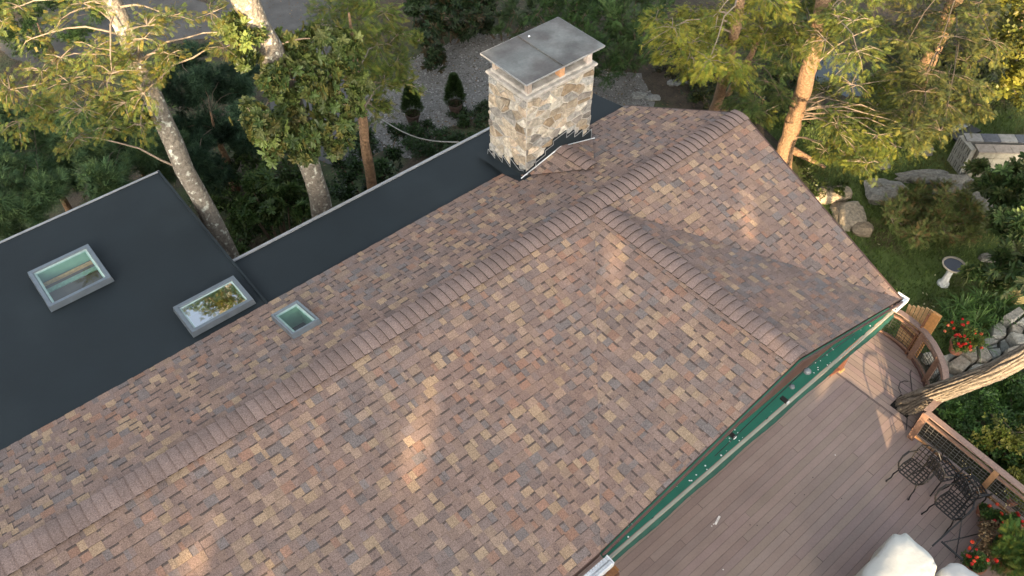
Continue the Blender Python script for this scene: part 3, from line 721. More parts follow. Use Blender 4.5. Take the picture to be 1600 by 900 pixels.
def tree(name, label, cat, trunk, clist, n, T, size, pal, bark, twcol, group=None, leafmat='needle', limbs=True, **kw):
    """trunk [(x,y,z,r)], clist clump list"""
    t0 = np.array(trunk[0][:3]); e = empty(name, tuple(t0), label=label, cat=cat, group=group)
    tm = MB(); rr = random.Random(len(name)+int(t0[0]*10))
    pts = [np.array(p[:3], float) for p in trunk]; rad = [p[3] for p in trunk]; P2, R2 = [], []
    for i in range(len(pts)-1):
        k = 5
        for j in range(k): t = j/k; P2.append(pts[i]*(1-t)+pts[i+1]*t+[rr.uniform(-.03, .03), rr.uniform(-.03, .03), 0]); R2.append((rad[i]*(1-t)+rad[i+1]*t)*rr.uniform(.95, 1.06))
    P2.append(pts[-1]); R2.append(rad[-1]); tm.tube(P2, R2, 14, (1, 1, 1), wob=.06, rnd=rr)
    tm.build('trunk', bark, e, smooth=True)
    tw = MB()
    if limbs:
        tz = [p for p in P2]
        for c in clist:
            if rng.random() < .35: continue
            cen = np.array(c[:3]); want = cen[2]-.15*math.hypot(cen[0]-t0[0], cen[1]-t0[1])+rng.uniform(-.8, .6)
            k = min(range(len(tz)), key=lambda i: abs(tz[i][2]-want)); 
            limb(tw, tz[k], cen, min(R2[k]*.25, .022), .008, twcol)
    if clist:
        V, F, C = clumps(clist, n, T, size, pal, tw, twcol, **kw)
        link('foliage', mesh_np('foliage', V, F, C, M[leafmat]), e, kind='stuff')
        tw.build('branches', M['twig'], e)
    return e
def blob_list(specs, seed=1):
    """specs: (px,py,z,radius,rz,weight) traced from the photo, each broken into a few clumps with depth"""
    r_ = random.Random(seed); out = []
    for s in specs:
        c = P(s[0], s[1], s[2]); out.append((c[0], c[1], c[2], s[3], s[4], s[5] if len(s) > 5 else 1))
    return out
def fill(poly, z, step, rad, rz, w=1, seed=1, zj=.5, jit=.45):
    """clumps covering a traced polygon at height z (pixel polygon)"""
    r_ = random.Random(seed); xs = [p[0] for p in poly]; ys = [p[1] for p in poly]; out = []
    def inside(x, y):
        c = False; j = len(poly)-1
        for i in range(len(poly)):
            if (poly[i][1] > y) != (poly[j][1] > y) and x < (poly[j][0]-poly[i][0])*(y-poly[i][1])/(poly[j][1]-poly[i][1])+poly[i][0]: c = not c
            j = i
        return c
    y = min(ys)
    while y < max(ys):
        x = min(xs)
        while x < max(xs):
            a, b_ = x+r_.uniform(-jit, jit)*step, y+r_.uniform(-jit, jit)*step
            if inside(a, b_): q = P(a, b_, z+r_.uniform(-zj, zj)); out.append((q[0], q[1], q[2], rad*r_.uniform(.75, 1.2), rz*r_.uniform(.7, 1.2), w))
            x += step
        y += step
    return out
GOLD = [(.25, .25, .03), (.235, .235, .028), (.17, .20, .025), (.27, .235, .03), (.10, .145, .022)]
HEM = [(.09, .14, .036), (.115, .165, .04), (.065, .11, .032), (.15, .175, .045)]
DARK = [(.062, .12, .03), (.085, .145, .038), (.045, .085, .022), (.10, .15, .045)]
PINE = [(.085, .155, .068), (.11, .185, .074), (.065, .12, .055), (.13, .195, .07)]
LOC = [(.12, .165, .03), (.15, .19, .036), (.09, .135, .028), (.20, .21, .035), (.26, .21, .03)]
RHO = [(.07, .125, .036), (.09, .15, .042), (.05, .095, .028), (.12, .165, .05)]
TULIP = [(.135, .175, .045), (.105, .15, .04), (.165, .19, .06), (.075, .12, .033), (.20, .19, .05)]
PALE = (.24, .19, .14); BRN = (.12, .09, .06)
def T3(px_, py_, z, r): q = P(px_, py_, z); return (q[0], q[1], q[2], r)

# 1 leaning pale trunk beside the left roof, bare twiggy sprays at the top
a = T3(362, 405, 3.8, .19); b1 = T3(270, 225, 6.4, .165); b2 = T3(178, 12, 8.7, .16)
cl = blob_list([(95, 30, 8.8, .35, .3, .6), (30, 10, 8.8, .3, .3, .5), (5, 35, 8.8, .25, .25, .4), (230, 40, 8.8, .45, .35, .9), (265, 25, 8.8, .4, .3, .7), (225, 60, 8.6, .35, .3, .7), (130, 5, 9, .4, .3, .6),
   (265, 85, 8.3, .35, .25, .7), (175, 115, 8.2, .5, .3, 1), (225, 145, 8.0, .45, .3, .8), (195, 160, 7.8, .45, .3, .8), (110, 130, 8, .5, .35, 1), (130, 170, 7.6, .55, .35, 1.1), (65, 110, 8, .4, .35, .8), (15, 140, 7.8, .4, .4, .9), (150, 75, 8.3, .4, .3, .8), (45, 160, 7.6, .45, .3, .9), (165, 150, 7.8, .4, .3, .8), (85, 175, 7.4, .45, .3, .9), (195, 95, 8.2, .35, .25, .7), (95, 90, 8.2, .35, .25, .5),
   (170, 200, 7.2, .4, .25, .8), (220, 195, 7.2, .4, .25, .8), (30, 190, 7.2, .45, .3, .6), (120, 215, 7, .4, .25, .6), (330, 20, 8.6, .35, .3, .6), (50, 60, 8.4, .3, .3, .4), (255, 110, 8, .35, .25, .5), (350, 75, 8, .4, .3, .7), (345, 50, 8.2, .35, .3, .5)])
tree('locust_tree', 'leaning tree with pale lichen-spotted trunk beside the left black roof, twiggy yellow sprays above', 'tree',
     [(a[0]+.12, a[1]+.1, 0, .24), a, b1, b2, (b2[0]-.5, b2[1]+.5, 12.5, .14), (b2[0]-.7, b2[1]+1, 15.5, .08)], cl, 170, TL, .10, LOC, M['bark1'], PALE, sub=13, twr=.007, flat=.45, leafmat='leaf')
# 2 thick trunk by the strip roof with whorls of broad leaves
a = T3(505, 332, 3.8, .22); b1 = T3(468, 190, 6.0, .20); b2 = T3(384, -5, 8.6, .24)
cl = blob_list([(400, 185, 7.2, .35, .25, 1), (435, 225, 6.6, .35, .22, 1), (470, 215, 6.6, .3, .2, .8), (520, 160, 6.6, .45, .3, 1.2), (545, 195, 6.2, .35, .25, .9), (500, 120, 7, .45, .3, 1.2), (540, 100, 7, .4, .3, 1), (470, 85, 7.4, .35, .3, .9), (505, 60, 7.6, .35, .3, .8),
   (440, 110, 7.4, .35, .25, .8), (395, 60, 8, .3, .25, .8), (365, 45, 8.2, .3, .25, .7), (380, 90, 7.8, .28, .2, .5), (560, 135, 6.6, .3, .25, .7), (500, 205, 6.2, .35, .25, .9), (455, 160, 6.8, .3, .2, .6), (425, 135, 7.3, .3, .2, .6), (480, 140, 7, .4, .25, 1), (455, 195, 6.7, .35, .25, .9), (525, 225, 6, .3, .2, .7), (475, 240, 6.3, .3, .2, .7), (415, 205, 6.9, .35, .25, .9), (530, 70, 7.2, .35, .25, .9), (555, 165, 6.3, .3, .2, .7), (450, 60, 7.6, .3, .2, .5)])
tree('hickory_tree', 'thick grey trunk rising behind the narrow black roof, carrying whorls of broad green leaves', 'tree',
     [(a[0]+.1, a[1]+.1, 0, .30), a, b1, b2, (b2[0]-.6, b2[1]+.8, 12.5, .2), (b2[0]-.8, b2[1]+1.2, 15.5, .1)], cl, 42, TW2, .15, TULIP, M['bark1'], (.30, .22, .15), sub=9, flat=.5, leafmat='leaf', jitroll=2, droop=.05)
# 3 slim trunk with fine fresh-green crown
a = T3(580, 288, 3.0, .12); b1 = T3(566, 180, 5.0, .10); b2 = T3(545, 20, 7.6, .08)
cl = blob_list([(560, 30, 6.5, .55, .45, 1.2), (600, 20, 6.2, .5, .4, 1.1), (520, 20, 6.8, .5, .4, 1), (590, 70, 5.8, .6, .45, 1.3), (620, 95, 5.4, .5, .4, 1.2), (560, 100, 5.6, .6, .4, 1.2), (600, 130, 5.2, .6, .4, 1.2), (570, 160, 5, .5, .3, 1), (620, 55, 5.8, .45, .35, 1), (655, 65, 5.4, .28, .2, .5),
   (535, 60, 6.4, .5, .4, 1), (630, 130, 5, .45, .3, .9), (500, 40, 7, .4, .35, .8), (545, 0, 7, .5, .4, 1), (590, 170, 4.7, .4, .25, .6)], 2)
tree('honey_locust', 'slim-trunked tree with a fine fresh yellow-green crown beside the gravel drive', 'tree',
     [(a[0]+.05, a[1]+.05, 0, .14), a, b1, (*b2[:3], .02)], cl, 150, TH, .15, [(.13, .18, .03), (.165, .21, .038), (.10, .15, .028), (.22, .21, .035)], M['bark2'], PALE, sub=9, flat=.7)
# 4-6 white pines behind the left roof
def pine(name, label, base, cl, seed, n=150, size=.22, pal=PINE):
    q = P(*base); return tree(name, label, 'pine tree', [(q[0], q[1], 0, .16), (q[0], q[1], base[2]+.1, .015)], cl, n, TP, size, pal, M['bark2'], BRN, group='white pines behind the left black roof', sub=10, flat=.8, droop=.0, jitroll=3)
pine('white_pine', 'bluish white pine pressing against the far left edge of the black roof', (60, 240, 3.4), fill([(-30, 130), (120, 170), (150, 300), (60, 350), (-30, 380)], 3.6, 36, .55, .45, 1, 11, .7), 1)
pine('white_pine', 'bluish white pine between the big left roof and the leaning pale trunk', (205, 230, 3.2), fill([(110, 180), (230, 150), (290, 260), (250, 275), (140, 310)], 3.4, 36, .55, .45, 1, 12, .7), 2)
pine('white_pine', 'dark pine between the leaning pale trunk and the thick grey trunk, against the driveway', (330, 180, 2.6), fill([(240, 90), (330, 80), (400, 120), (420, 190), (390, 250), (330, 290), (290, 230)], 2.6, 36, .55, .45, 1, 13, .8), 3, pal=[(.040, .082, .045), (.052, .10, .05), (.030, .062, .035)])
pine('white_pine', 'dark evergreen at the top left corner behind the bare twigs', (60, 40, 1.5), fill([(-30, -20), (170, -20), (160, 60), (110, 80), (-30, 60)], 1.6, 42, .7, .5, 1, 14, .8), 4, n=80, pal=DARK)
# dark understory and shrubs
def shrub(name, label, poly, z, step, rad, rz, n, T, size, pal, seed, cat='shrub', group=None, leafmat='leaf', w=1, twcol=BRN, zj=.35, **kw):
    cl = fill(poly, z, step, rad, rz, w, seed, zj); q = np.mean([c[:2] for c in cl], axis=0); e = empty(name, (q[0], q[1], 0), label=label, cat=cat, group=group); tw = MB()
    for c in cl[:60]: limb(tw, (q[0]+(c[0]-q[0])*.35, q[1]+(c[1]-q[1])*.35, 0), c[:3], .03, .012, twcol, .05, 3)
    V, F, C = clumps(cl, n, T, size, pal, tw, twcol, **kw)
    link('foliage', mesh_np('foliage', V, F, C, M[leafmat]), e, kind='stuff'); tw.build('branches', M['twig'], e); return e
DD = dict(sub=7, flat=.8, droop=0.)
shrub('rhododendron', 'rhododendron with long narrow leaves just left of the thick grey trunk', [(372, 290), (420, 270), (470, 300), (480, 330), (440, 345), (400, 350), (380, 330)], 1.9, 24, .28, .25, 20, TW, .21, RHO, 21, jitroll=3, **DD)
shrub('dark_shrub', 'dark shade shrub under the leaning trunk and the rhododendron', [(300, 260), (400, 190), (470, 240), (500, 330), (400, 380), (360, 390)], .9, 30, .5, .35, 55, TO, .22, DARK, 22, **DD)
shrub('leafy_shrub', 'round-leaved dark green shrub around the foot of the slim trunk', [(515, 215), (560, 190), (625, 200), (630, 265), (560, 300), (520, 320), (505, 290)], 1.2, 26, .4, .35, 50, TO, .22, [(.03, .065, .02), (.045, .09, .028), (.022, .048, .016)], 23, **DD)
shrub('laurel_hedge', 'dark narrow-leaved hedge along the far edge of the gravel drive', [(630, -20), (780, -20), (770, 25), (720, 60), (690, 90), (660, 95), (640, 60)], .9, 26, .5, .45, 48, TW, .22, [(.028, .055, .02), (.04, .07, .026), (.02, .038, .014), (.07, .055, .025)], 24, cat='hedge', jitroll=3, **DD)
shrub('arborvitae', 'dense mid-green arborvitae directly behind the chimney cap', [(790, -30), (960, -30), (962, 40), (955, 120), (930, 130), (870, 30), (820, 20)], 1.6, 26, .5, .55, 110, TH, .22, [(.035, .075, .016), (.05, .095, .02), (.025, .055, .014)], 25, cat='evergreen', leafmat='needle', **DD)
shrub('arborvitae', 'darker evergreen bush between the chimney and the golden hemlocks', [(955, -30), (1040, -30), (1035, 80), (1000, 105), (955, 95)], 1.6, 26, .5, .55, 100, TH, .22, DARK, 26, cat='evergreen', leafmat='needle', **DD)
shrub('yew', 'low soft evergreen spilling onto the gravel left of the chimney', [(735, 5), (800, 0), (850, 20), (840, 45), (770, 60), (740, 40)], .7, 24, .4, .3, 80, TH, .2, [(.04, .075, .022), (.055, .09, .03)], 27, leafmat='needle', **DD)
shrub('fern_thicket', 'dark ferny undergrowth between the hemlock trunks and the pond', [(1170, 40), (1270, 30), (1265, 95), (1255, 160), (1275, 200), (1240, 200), (1185, 150)], .5, 26, .5, .3, 60, TO, .2, [(.05, .085, .024), (.07, .11, .03), (.035, .06, .02)], 61, **DD)
shrub('fern_thicket', 'mixed olive undergrowth beyond the lawn under the shaded hemlock', [(1350, 60), (1560, 60), (1580, 190), (1500, 200), (1400, 200), (1350, 150)], .45, 28, .5, .28, 55, TO, .2, [(.07, .09, .024), (.09, .12, .03), (.05, .065, .02)], 62, **DD)
shrub('fern_thicket', 'low brownish undergrowth between the gravel and the golden hemlock', [(1000, 60), (1090, 90), (1120, 120), (1090, 150), (1030, 110)], .3, 26, .42, .2, 50, TO, .17, [(.05, .07, .02), (.08, .07, .03), (.035, .05, .018)], 63, **DD)
# ground cover beds
shrub('ground_cover', 'leafy ground cover bed beside the potted spruces, under the cable', [(605, 205), (660, 190), (735, 212), (745, 225), (690, 245), (640, 240)], .12, 16, .35, .12, 60, TO, .13, [(.03, .065, .018), (.04, .08, .024)], 28, cat='ground cover', zj=.05, **DD)
shrub('ground_cover', 'small leafy bed at the foot of the right potted spruce', [(703, 178), (765, 160), (770, 190), (720, 195)], .12, 16, .32, .12, 60, TO, .13, [(.03, .065, .018), (.045, .085, .024)], 29, cat='ground cover', zj=.05, **DD)
shrub('creeping_shrub', 'creeping dark shrub with yellow-tipped leaves in front of the left sunlit trunk', [(1060, 130), (1130, 120), (1170, 170), (1100, 172)], .35, 20, .35, .2, 50, TO, .15, [(.035, .06, .016), (.08, .09, .02)], 30, **DD)

# hemlocks on the right
HB = dict(sub=9, flat=.45, droop=-.25, twr=.008)
a = T3(1117, 172, 1.2, .15); b1 = T3(1135, 110, 3.0, .14); b2 = T3(1150, 40, 5.5, .12)
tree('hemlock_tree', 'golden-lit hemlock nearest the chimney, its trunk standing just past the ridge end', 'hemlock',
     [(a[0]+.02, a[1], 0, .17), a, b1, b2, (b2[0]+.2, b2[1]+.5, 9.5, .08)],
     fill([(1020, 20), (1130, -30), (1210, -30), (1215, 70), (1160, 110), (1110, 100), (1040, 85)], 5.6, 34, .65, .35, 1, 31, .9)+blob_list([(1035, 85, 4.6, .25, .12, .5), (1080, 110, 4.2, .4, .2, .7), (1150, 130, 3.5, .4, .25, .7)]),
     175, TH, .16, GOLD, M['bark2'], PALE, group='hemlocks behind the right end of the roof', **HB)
a = T3(1135, 150, .6, .09); b1 = T3(1160, 115, 2.2, .085); b2 = T3(1186, 62, 4.0, .07)
tree('hemlock_tree', 'thin leaning hemlock stem lit orange between the two larger trunks', 'hemlock', [(a[0], a[1], 0, .1), a, b1, b2, (b2[0]+.3, b2[1]+.5, 7, .05)],
     fill([(1150, 60), (1230, 60), (1240, 150), (1180, 190), (1150, 150)], 3.0, 30, .5, .3, 1, 32, .7), 85, TH, .19, HEM, M['bark2'], BRN, group='hemlocks behind the right end of the roof', **HB)
a = T3(1226, 238, .5, .24); b1 = T3(1244, 175, 1.9, .22); b2 = T3(1268, 95, 4.2, .19)
hl = tree('hemlock_tree', 'big hemlock with a thick orange-lit trunk and spreading root beside the roof', 'hemlock', [(a[0]-.05, a[1], 0, .33), a, b1, b2, (b2[0]+.3, b2[1]+.7, 9.5, .12)],
     fill([(1200, -30), (1380, -30), (1390, 80), (1320, 85), (1250, 85), (1205, 60)], 5.4, 34, .65, .35, 1, 33, .9)+fill([(1265, 120), (1400, 90), (1430, 220), (1350, 270), (1290, 220), (1275, 180)], 2.4, 32, .6, .3, .9, 34, .7)
     +blob_list([(1195, 175, 1.8, .4, .25, .8), (1215, 150, 2.2, .3, .2, .6), (1290, 235, 1.6, .45, .2, .9), (1340, 255, 1.4, .45, .2, .9)]),
     160, TH, .16, [(.14, .165, .026), (.19, .19, .028), (.10, .13, .026), (.06, .095, .024)], M['bark2'], PALE, group='hemlocks behind the right end of the roof', **HB)
q = P(1226, 240, .1); b = MB()
for e_ in ((1290, 262, .05), (1262, 250, .05), (1236, 275, .03), (1215, 262, .05)):
    p2 = P(*e_); b.tube([np.array([q[0], q[1], .35]), (np.array([q[0], q[1], .2])+p2)/2+[0, 0, .08], p2], [.14, .09, .04], 8)
b.build('root', M['bark2'], hl, smooth=True)
q = P(1440, 120, 1.5)
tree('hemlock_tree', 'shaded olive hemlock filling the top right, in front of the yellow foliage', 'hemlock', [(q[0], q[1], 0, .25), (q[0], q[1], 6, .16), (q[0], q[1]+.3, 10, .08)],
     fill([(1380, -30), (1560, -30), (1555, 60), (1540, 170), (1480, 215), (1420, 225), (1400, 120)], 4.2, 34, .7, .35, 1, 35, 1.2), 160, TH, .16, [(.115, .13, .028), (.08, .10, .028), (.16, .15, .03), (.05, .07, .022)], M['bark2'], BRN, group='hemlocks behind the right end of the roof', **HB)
q = P(1600, 30, 1)
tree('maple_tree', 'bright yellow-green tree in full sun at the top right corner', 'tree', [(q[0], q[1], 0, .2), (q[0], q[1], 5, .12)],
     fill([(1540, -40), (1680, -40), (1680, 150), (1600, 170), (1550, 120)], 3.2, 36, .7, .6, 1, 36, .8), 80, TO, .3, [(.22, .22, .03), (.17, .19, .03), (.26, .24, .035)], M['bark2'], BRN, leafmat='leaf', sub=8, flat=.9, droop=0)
# shrubs of the right garden
shrub('heather_bush', 'wide rusty-green twiggy bush on the lawn behind the birdbath', [(1400, 310), (1440, 285), (1500, 290), (1535, 330), (1520, 370), (1470, 385), (1410, 365), (1385, 340)], .55, 20, .40, .30, 110, TH, .17, [(.15, .19, .05), (.19, .22, .06), (.12, .16, .045), (.24, .16, .06), (.18, .19, .07)], 41, leafmat='needle', twcol=(.22, .17, .11), **DD)
shrub('low_shrub', 'small moss-green shrub against the rock by the rake edge', [(1250, 260), (1310, 275), (1330, 300), (1290, 320), (1260, 285)], .18, 18, .28, .14, 45, TO, .13, [(.07, .095, .02), (.05, .075, .018)], 42, **DD)
q = P(1625, 420, 0)
rh = tree('rhododendron_tree', 'tall rhododendron with whorls of long leaves overhanging the right edge of the lawn', 'rhododendron', [(q[0], q[1], 0, .08), (q[0]-.1, q[1], 2.2, .05)],
     fill([(1540, 262), (1640, 245), (1640, 460), (1560, 440), (1560, 330), (1530, 290)], 1.9, 26, .33, .28, 1, 43, .5)+blob_list([(1530, 430, 1.1, .3, .2, 1), (1560, 440, 1.1, .3, .2, 1), (1585, 400, 1.4, .3, .2, 1), (1528, 262, 1.6, .22, .15, .6)]),
     26, TW, .24, RHO+[(.14, .16, .06)], M['bark2'], (.14, .10, .07), leafmat='leaf', sub=6, flat=.9, droop=.1, jitroll=3)
shrub('fern_bank', 'bank of bright green ferns and leafy shrubs right of the deck railing', [(1480, 640), (1610, 570), (1680, 600), (1680, 800), (1600, 760), (1530, 700)], .55, 22, .4, .25, 70, TO, .17, [(.08, .17, .038), (.11, .20, .045), (.06, .13, .033)], 44, **DD)
shrub('golden_shrub', 'yellow-leaved shrub outside the railing near the bottom right', [(1560, 690), (1640, 640), (1680, 820), (1600, 770)], .75, 22, .4, .3, 75, TO, .17, [(.20, .22, .035), (.15, .19, .03), (.26, .25, .05)], 45, **DD)
# strappy clumps
def blades(name, label, centres, n, ln, pal, cat='grass clump', kind=None):
    V = []; F = []; C = []
    for c in centres:
        for _ in range(n):
            a = rng.uniform(0, 6.283); r0 = rng.uniform(0, c[3]*.4); L_ = ln*rng.uniform(.6, 1.15); b0 = np.array([c[0]+r0*math.cos(a), c[1]+r0*math.sin(a), c[2]]); o_ = np.array([math.cos(a), math.sin(a), 0]); s_ = np.array([-math.sin(a), math.cos(a), 0])*.011
            k = len(V); rch = rng.uniform(.3, .9)
            P_ = [b0, b0+o_*L_*rch*.35+Z*L_*.6, b0+o_*L_*rch*.8+Z*L_*.68, b0+o_*L_*rch*1.15+Z*L_*.42]
            V += [P_[0]-s_, P_[0]+s_, P_[1]-s_, P_[1]+s_, P_[2]-s_*.8, P_[2]+s_*.8, P_[3], P_[3]+s_*.1]
            F += [(k, k+1, k+3, k+2), (k+2, k+3, k+5, k+4), (k+4, k+5, k+7, k+6)]; cc = np.array(pal[rng.integers(len(pal))])*rng.uniform(.75, 1.25); C += [cc]*3
    me = mesh_np(name, np.array(V), np.array(F), np.array(C), M['leaf'])
    return link(name, me, label=label, cat=cat, kind=kind) if not kind else link(name, me, label=label, kind=kind)
GR = [(.09, .18, .04), (.13, .22, .055), (.07, .14, .035)]
blades('daylily_clump', 'clump of long arching strap leaves between the birdbath and the potted red flowers', [(*P(x, y, 0)[:2], 0, .5) for x, y in ((1500, 490), (1530, 480), (1490, 520), (1520, 510), (1550, 500), (1505, 545), (1560, 480), (1480, 505))], 70, .62, GR, 'plant')
blades('grass_clump', 'mass of drooping grass blades behind the straight railing', [(*P(x, y, 0)[:2], .1, .6) for x, y in ((1500, 660), (1530, 680), (1520, 650), (1550, 700), (1570, 680), (1490, 640), (1560, 650), (1590, 700))], 90, .6, GR, 'plant')
# lawn grass
gp = scatter_pebbles('g', lw, 42000, 0, None, None, .005, 8); n = len(gp); th = rng.uniform(0, 6.28, n)
T = np.array([(-.12, 0, 0), (.12, 0, 0), (.25, .25, 1.)]); ax = np.stack([np.cos(th), np.sin(th), 0*th], 1); ay = np.stack([-np.sin(th), np.cos(th), 0*th], 1)
pat = .5+.5*np.sin(gp[:, 0]*1.3+np.sin(gp[:, 1]*1.7)*1.5); gc = pick([(.11, .17, .04), (.14, .19, .045), (.09, .14, .032)], n, .25)*(1-.0*pat[:, None])+np.outer(pat > .8, (.05, .02, .012))
V, F, C = place(T, np.array([(0, 1, 2)]), gp, ax, ay, np.tile([0, 0, 1.], (n, 1)), rng.uniform(.045, .12, n), gc, '', None)
link('grass', mesh_np('grass', V, F, C, M['leaf']), kind='stuff', label='short green grass of the back lawn')
# fallen leaves on lawn and litter
fp = scatter_pebbles('g', px([(0, -40), (1180, -40), (1200, 200), (600, 240), (300, 400), (0, 400)]), 5000, 0, None, None, .012, 9); n = len(fp); th = rng.uniform(0, 6.28, n)
T = np.array([(-1, 0, 0), (0, .5, .15), (1, 0, .05), (0, -.5, .1)]); ax = np.stack([np.cos(th), np.sin(th), 0*th], 1); ay = np.stack([-np.sin(th), np.cos(th), 0*th], 1)
V, F, C = place(T, np.array([(0, 1, 2, 3)]), fp, ax, ay, np.tile([0, 0, 1.], (n, 1)), rng.uniform(.03, .06, n), pick([(.14, .08, .035), (.10, .06, .03), (.2, .13, .06), (.06, .05, .02)], n, .3), '', None)
link('leaf_litter', mesh_np('leaf_litter', V, F, C, M['leaf']), kind='stuff', label='brown fallen leaves under the trees')

# boulders
def boulder(c, r3, seed, label, name='boulder', m='stone', col=(.33, .30, .25), flatn=.0):
    rr = np.random.default_rng(seed); nu, nv = 14, 8; vs = []
    fr = rr.normal(0, 1, (5, 3)); ph = rr.uniform(0, 6, 5)
    for j in range(nv+1):
        for i in range(nu):
            t, p = 6.2832*i/nu, math.pi*j/nv; d = np.array([math.sin(p)*math.cos(t), math.sin(p)*math.sin(t), math.cos(p)])
            k = 1+sum(.13*math.sin(2.1*(fr[q]@d)+ph[q]) for q in range(5)); d2 = np.sign(d)*np.abs(d)**.7
            v_ = d2*k*np.array(r3)+rr.normal(0, .045, 3)*min(r3); vs.append(np.array(c)+[v_[0]*.77+v_[1]*.64, -v_[0]*.64+v_[1]*.77, v_[2]])
    fs = [(j*nu+i, j*nu+(i+1) % nu, (j+1)*nu+(i+1) % nu, (j+1)*nu+i) for j in range(nv) for i in range(nu)]
    b = MB(); b.add(vs, fs, cols=[np.array(col)*rr.uniform(.85, 1.1) for _ in fs]); o_ = b.build(name, M[m], label=label, cat='rock', group='rocks in the right garden'); return o_
BO = [(1375, 300, .55, .42, .4, 'rounded grey boulder alone on the grass'), (1305, 300, .55, .35, .25, 'cracked tan rock ledge nearest the roof edge'), (1330, 335, .4, .5, .28, 'long tan rock below the ledge along the rake edge'), (1348, 355, .3, .25, .18, 'small brown rock at the lower end of the ledge'),
      (1440, 277, .7, .22, .22, 'long low rock edging the heather bush'), (1500, 290, .6, .3, .2, 'flat pale rock below the block structure'), (1550, 315, .45, .6, .2, 'pale rubble rock beside the tall rhododendron'), (1440, 232, .35, .2, .12, 'small grey rock in the grass before the hemlock boughs'), (1372, 255, .3, .2, .12, 'flat grey stone half hidden by hemlock twigs'), (1545, 400, .18, .15, .12, 'little white-faced stone under the rhododendron')]
for i, (x, y, rx, ry, rz, lab) in enumerate(BO): q = P(x, y, .1); boulder((q[0], q[1], .03), (rx*1.05, ry*1.05, rz*.85), i+50, lab, col=[(.24, .23, .20), (.32, .26, .18), (.28, .24, .18), (.24, .19, .13)][i % 4] if i < 4 else (.22, .21, .18))
FS = [(1000, 150, 'flat pale stepping stone nearest the chimney'), (1022, 152, 'flat pale stepping stone beside the first'), (1053, 130, 'paired flat stone at the edge of the gravel'), (1072, 126, 'flat stone under the hemlock tip'), (985, 175, 'flat stone close to the roof corner')]
for i, (x, y, lab) in enumerate(FS): q = P(x, y, .02); boulder((q[0], q[1], .02), (.26, .17, .05), i+80, lab, name='flagstone', col=(.22, .22, .20))

# ================================================================== DECK
DZ = .80
deck = empty('deck', (11, 1.5, DZ), label='brown-painted board deck with a curved right end below the front gable', kind='structure')
b = MB(); b.box((-3, -7, .1), (12.2, 4.3, .74)); b.prism([(12.2, 1.6), (13.2, 1.8), (13.8, 2.3), (14.25, 3.0), (14.3, 4.3), (12.2, 4.3)], .1, .74); b.build('deck_frame', M['dark'], deck)
def plank(poly, c):
    if len(poly) < 3 or abs(area2(poly)) < .004: return
    b = MB(); z = DZ+random.uniform(-.0015, .0015); b.prism(ccw(poly), DZ-.03, z, c, side=(.03, .02, .018)); b.build('deck_board', M['deck'], deck)
dcol = lambda: tuple(np.array([.282, .215, .188])*random.uniform(.92, 1.08)*np.array([1, random.uniform(.97, 1.03), random.uniform(.97, 1.03)]))
dh = halves(ccw([(3.0, -5.0), (12.28, -5.0), (12.515, 1.73), (12.515, 4.25), (3.0, 4.25)]))
pit = .1455; y = 4.24; k = 0
while y > -4.4:
    x = 3.0-random.uniform(0, 3.6)
    while x < 12.6:
        L_ = random.choice((4.88, 6.1, 4.88, 3.66)); plank(clip([(x+.002, y-pit+.004), (x+L_-.002, y-pit+.004), (x+L_-.002, y), (x+.002, y)], dh), dcol()); x += L_
    y -= pit
cv = [(12.53, 1.74), (13.10, 1.80), (13.50, 1.99), (13.77, 2.24), (13.99, 2.50), (14.19, 2.88), (14.29, 3.26), (14.32, 4.3), (12.53, 4.3)]
ch = halves(ccw(cv)); x = 12.55
b = MB(); b.prism([(12.52, 1.72), (12.545, 1.72), (12.545, 4.3), (12.52, 4.3)], DZ-.03, DZ+.001, (.17, .13, .12), side=(.03, .02, .02)); b.build('divider_board', M['deck'], deck)
TC = np.array([12.98, 2.16])       # the tree comes up through the deck
while x < 14.4:
    w0, w1 = x+.003, x+pit-.003; rect = [(w0, 1.5), (w1, 1.5), (w1, 4.4), (w0, 4.4)]
    if abs((w0+w1)/2-TC[0]) < .22:
        plank(clip(clip(rect, ch), [(0, 1, TC[1]-.2)]), dcol()); plank(clip(clip(rect, ch), [(0, -1, -(TC[1]+.22))]), dcol())
    else: plank(clip(rect, ch), dcol())
    x += pit
b = MB(); pts = [(p[0], p[1], DZ-.02) for p in cv[:-1]]
for i in range(len(pts)-1): b.bar(pts[i], pts[i+1], .03, .16, (.11, .055, .045))
b.build('rim_board', M['deck'], deck)
b = MB(); q = P(1121, 813, DZ); b.obox((q[0], q[1], DZ+.004), (.10, .03, 0), (-.006, .02, 0), (0, 0, .002), (.75, .72, .68)); 
for x_, y_ in ((1115, 819), (1112, 822), (1305, 711), (1130, 890)): q = P(x_, y_, DZ); b.lathe((q[0], q[1], DZ+.002), [(.014, 0), (.01, .004), (0, .005)], 7, (.75, .72, .68))
for x_, y_ in ((1172, 820), (1183, 821), (1200, 817), (1257, 773), (1242, 771), (1270, 746), (1315, 779)): q = P(x_, y_, DZ); b.lathe((q[0], q[1], DZ+.002), [(.012, 0), (.008, .003), (0, .004)], 7, (.04, .03, .03))
b.build('spatter', M['wood'], deck, kind='stuff')

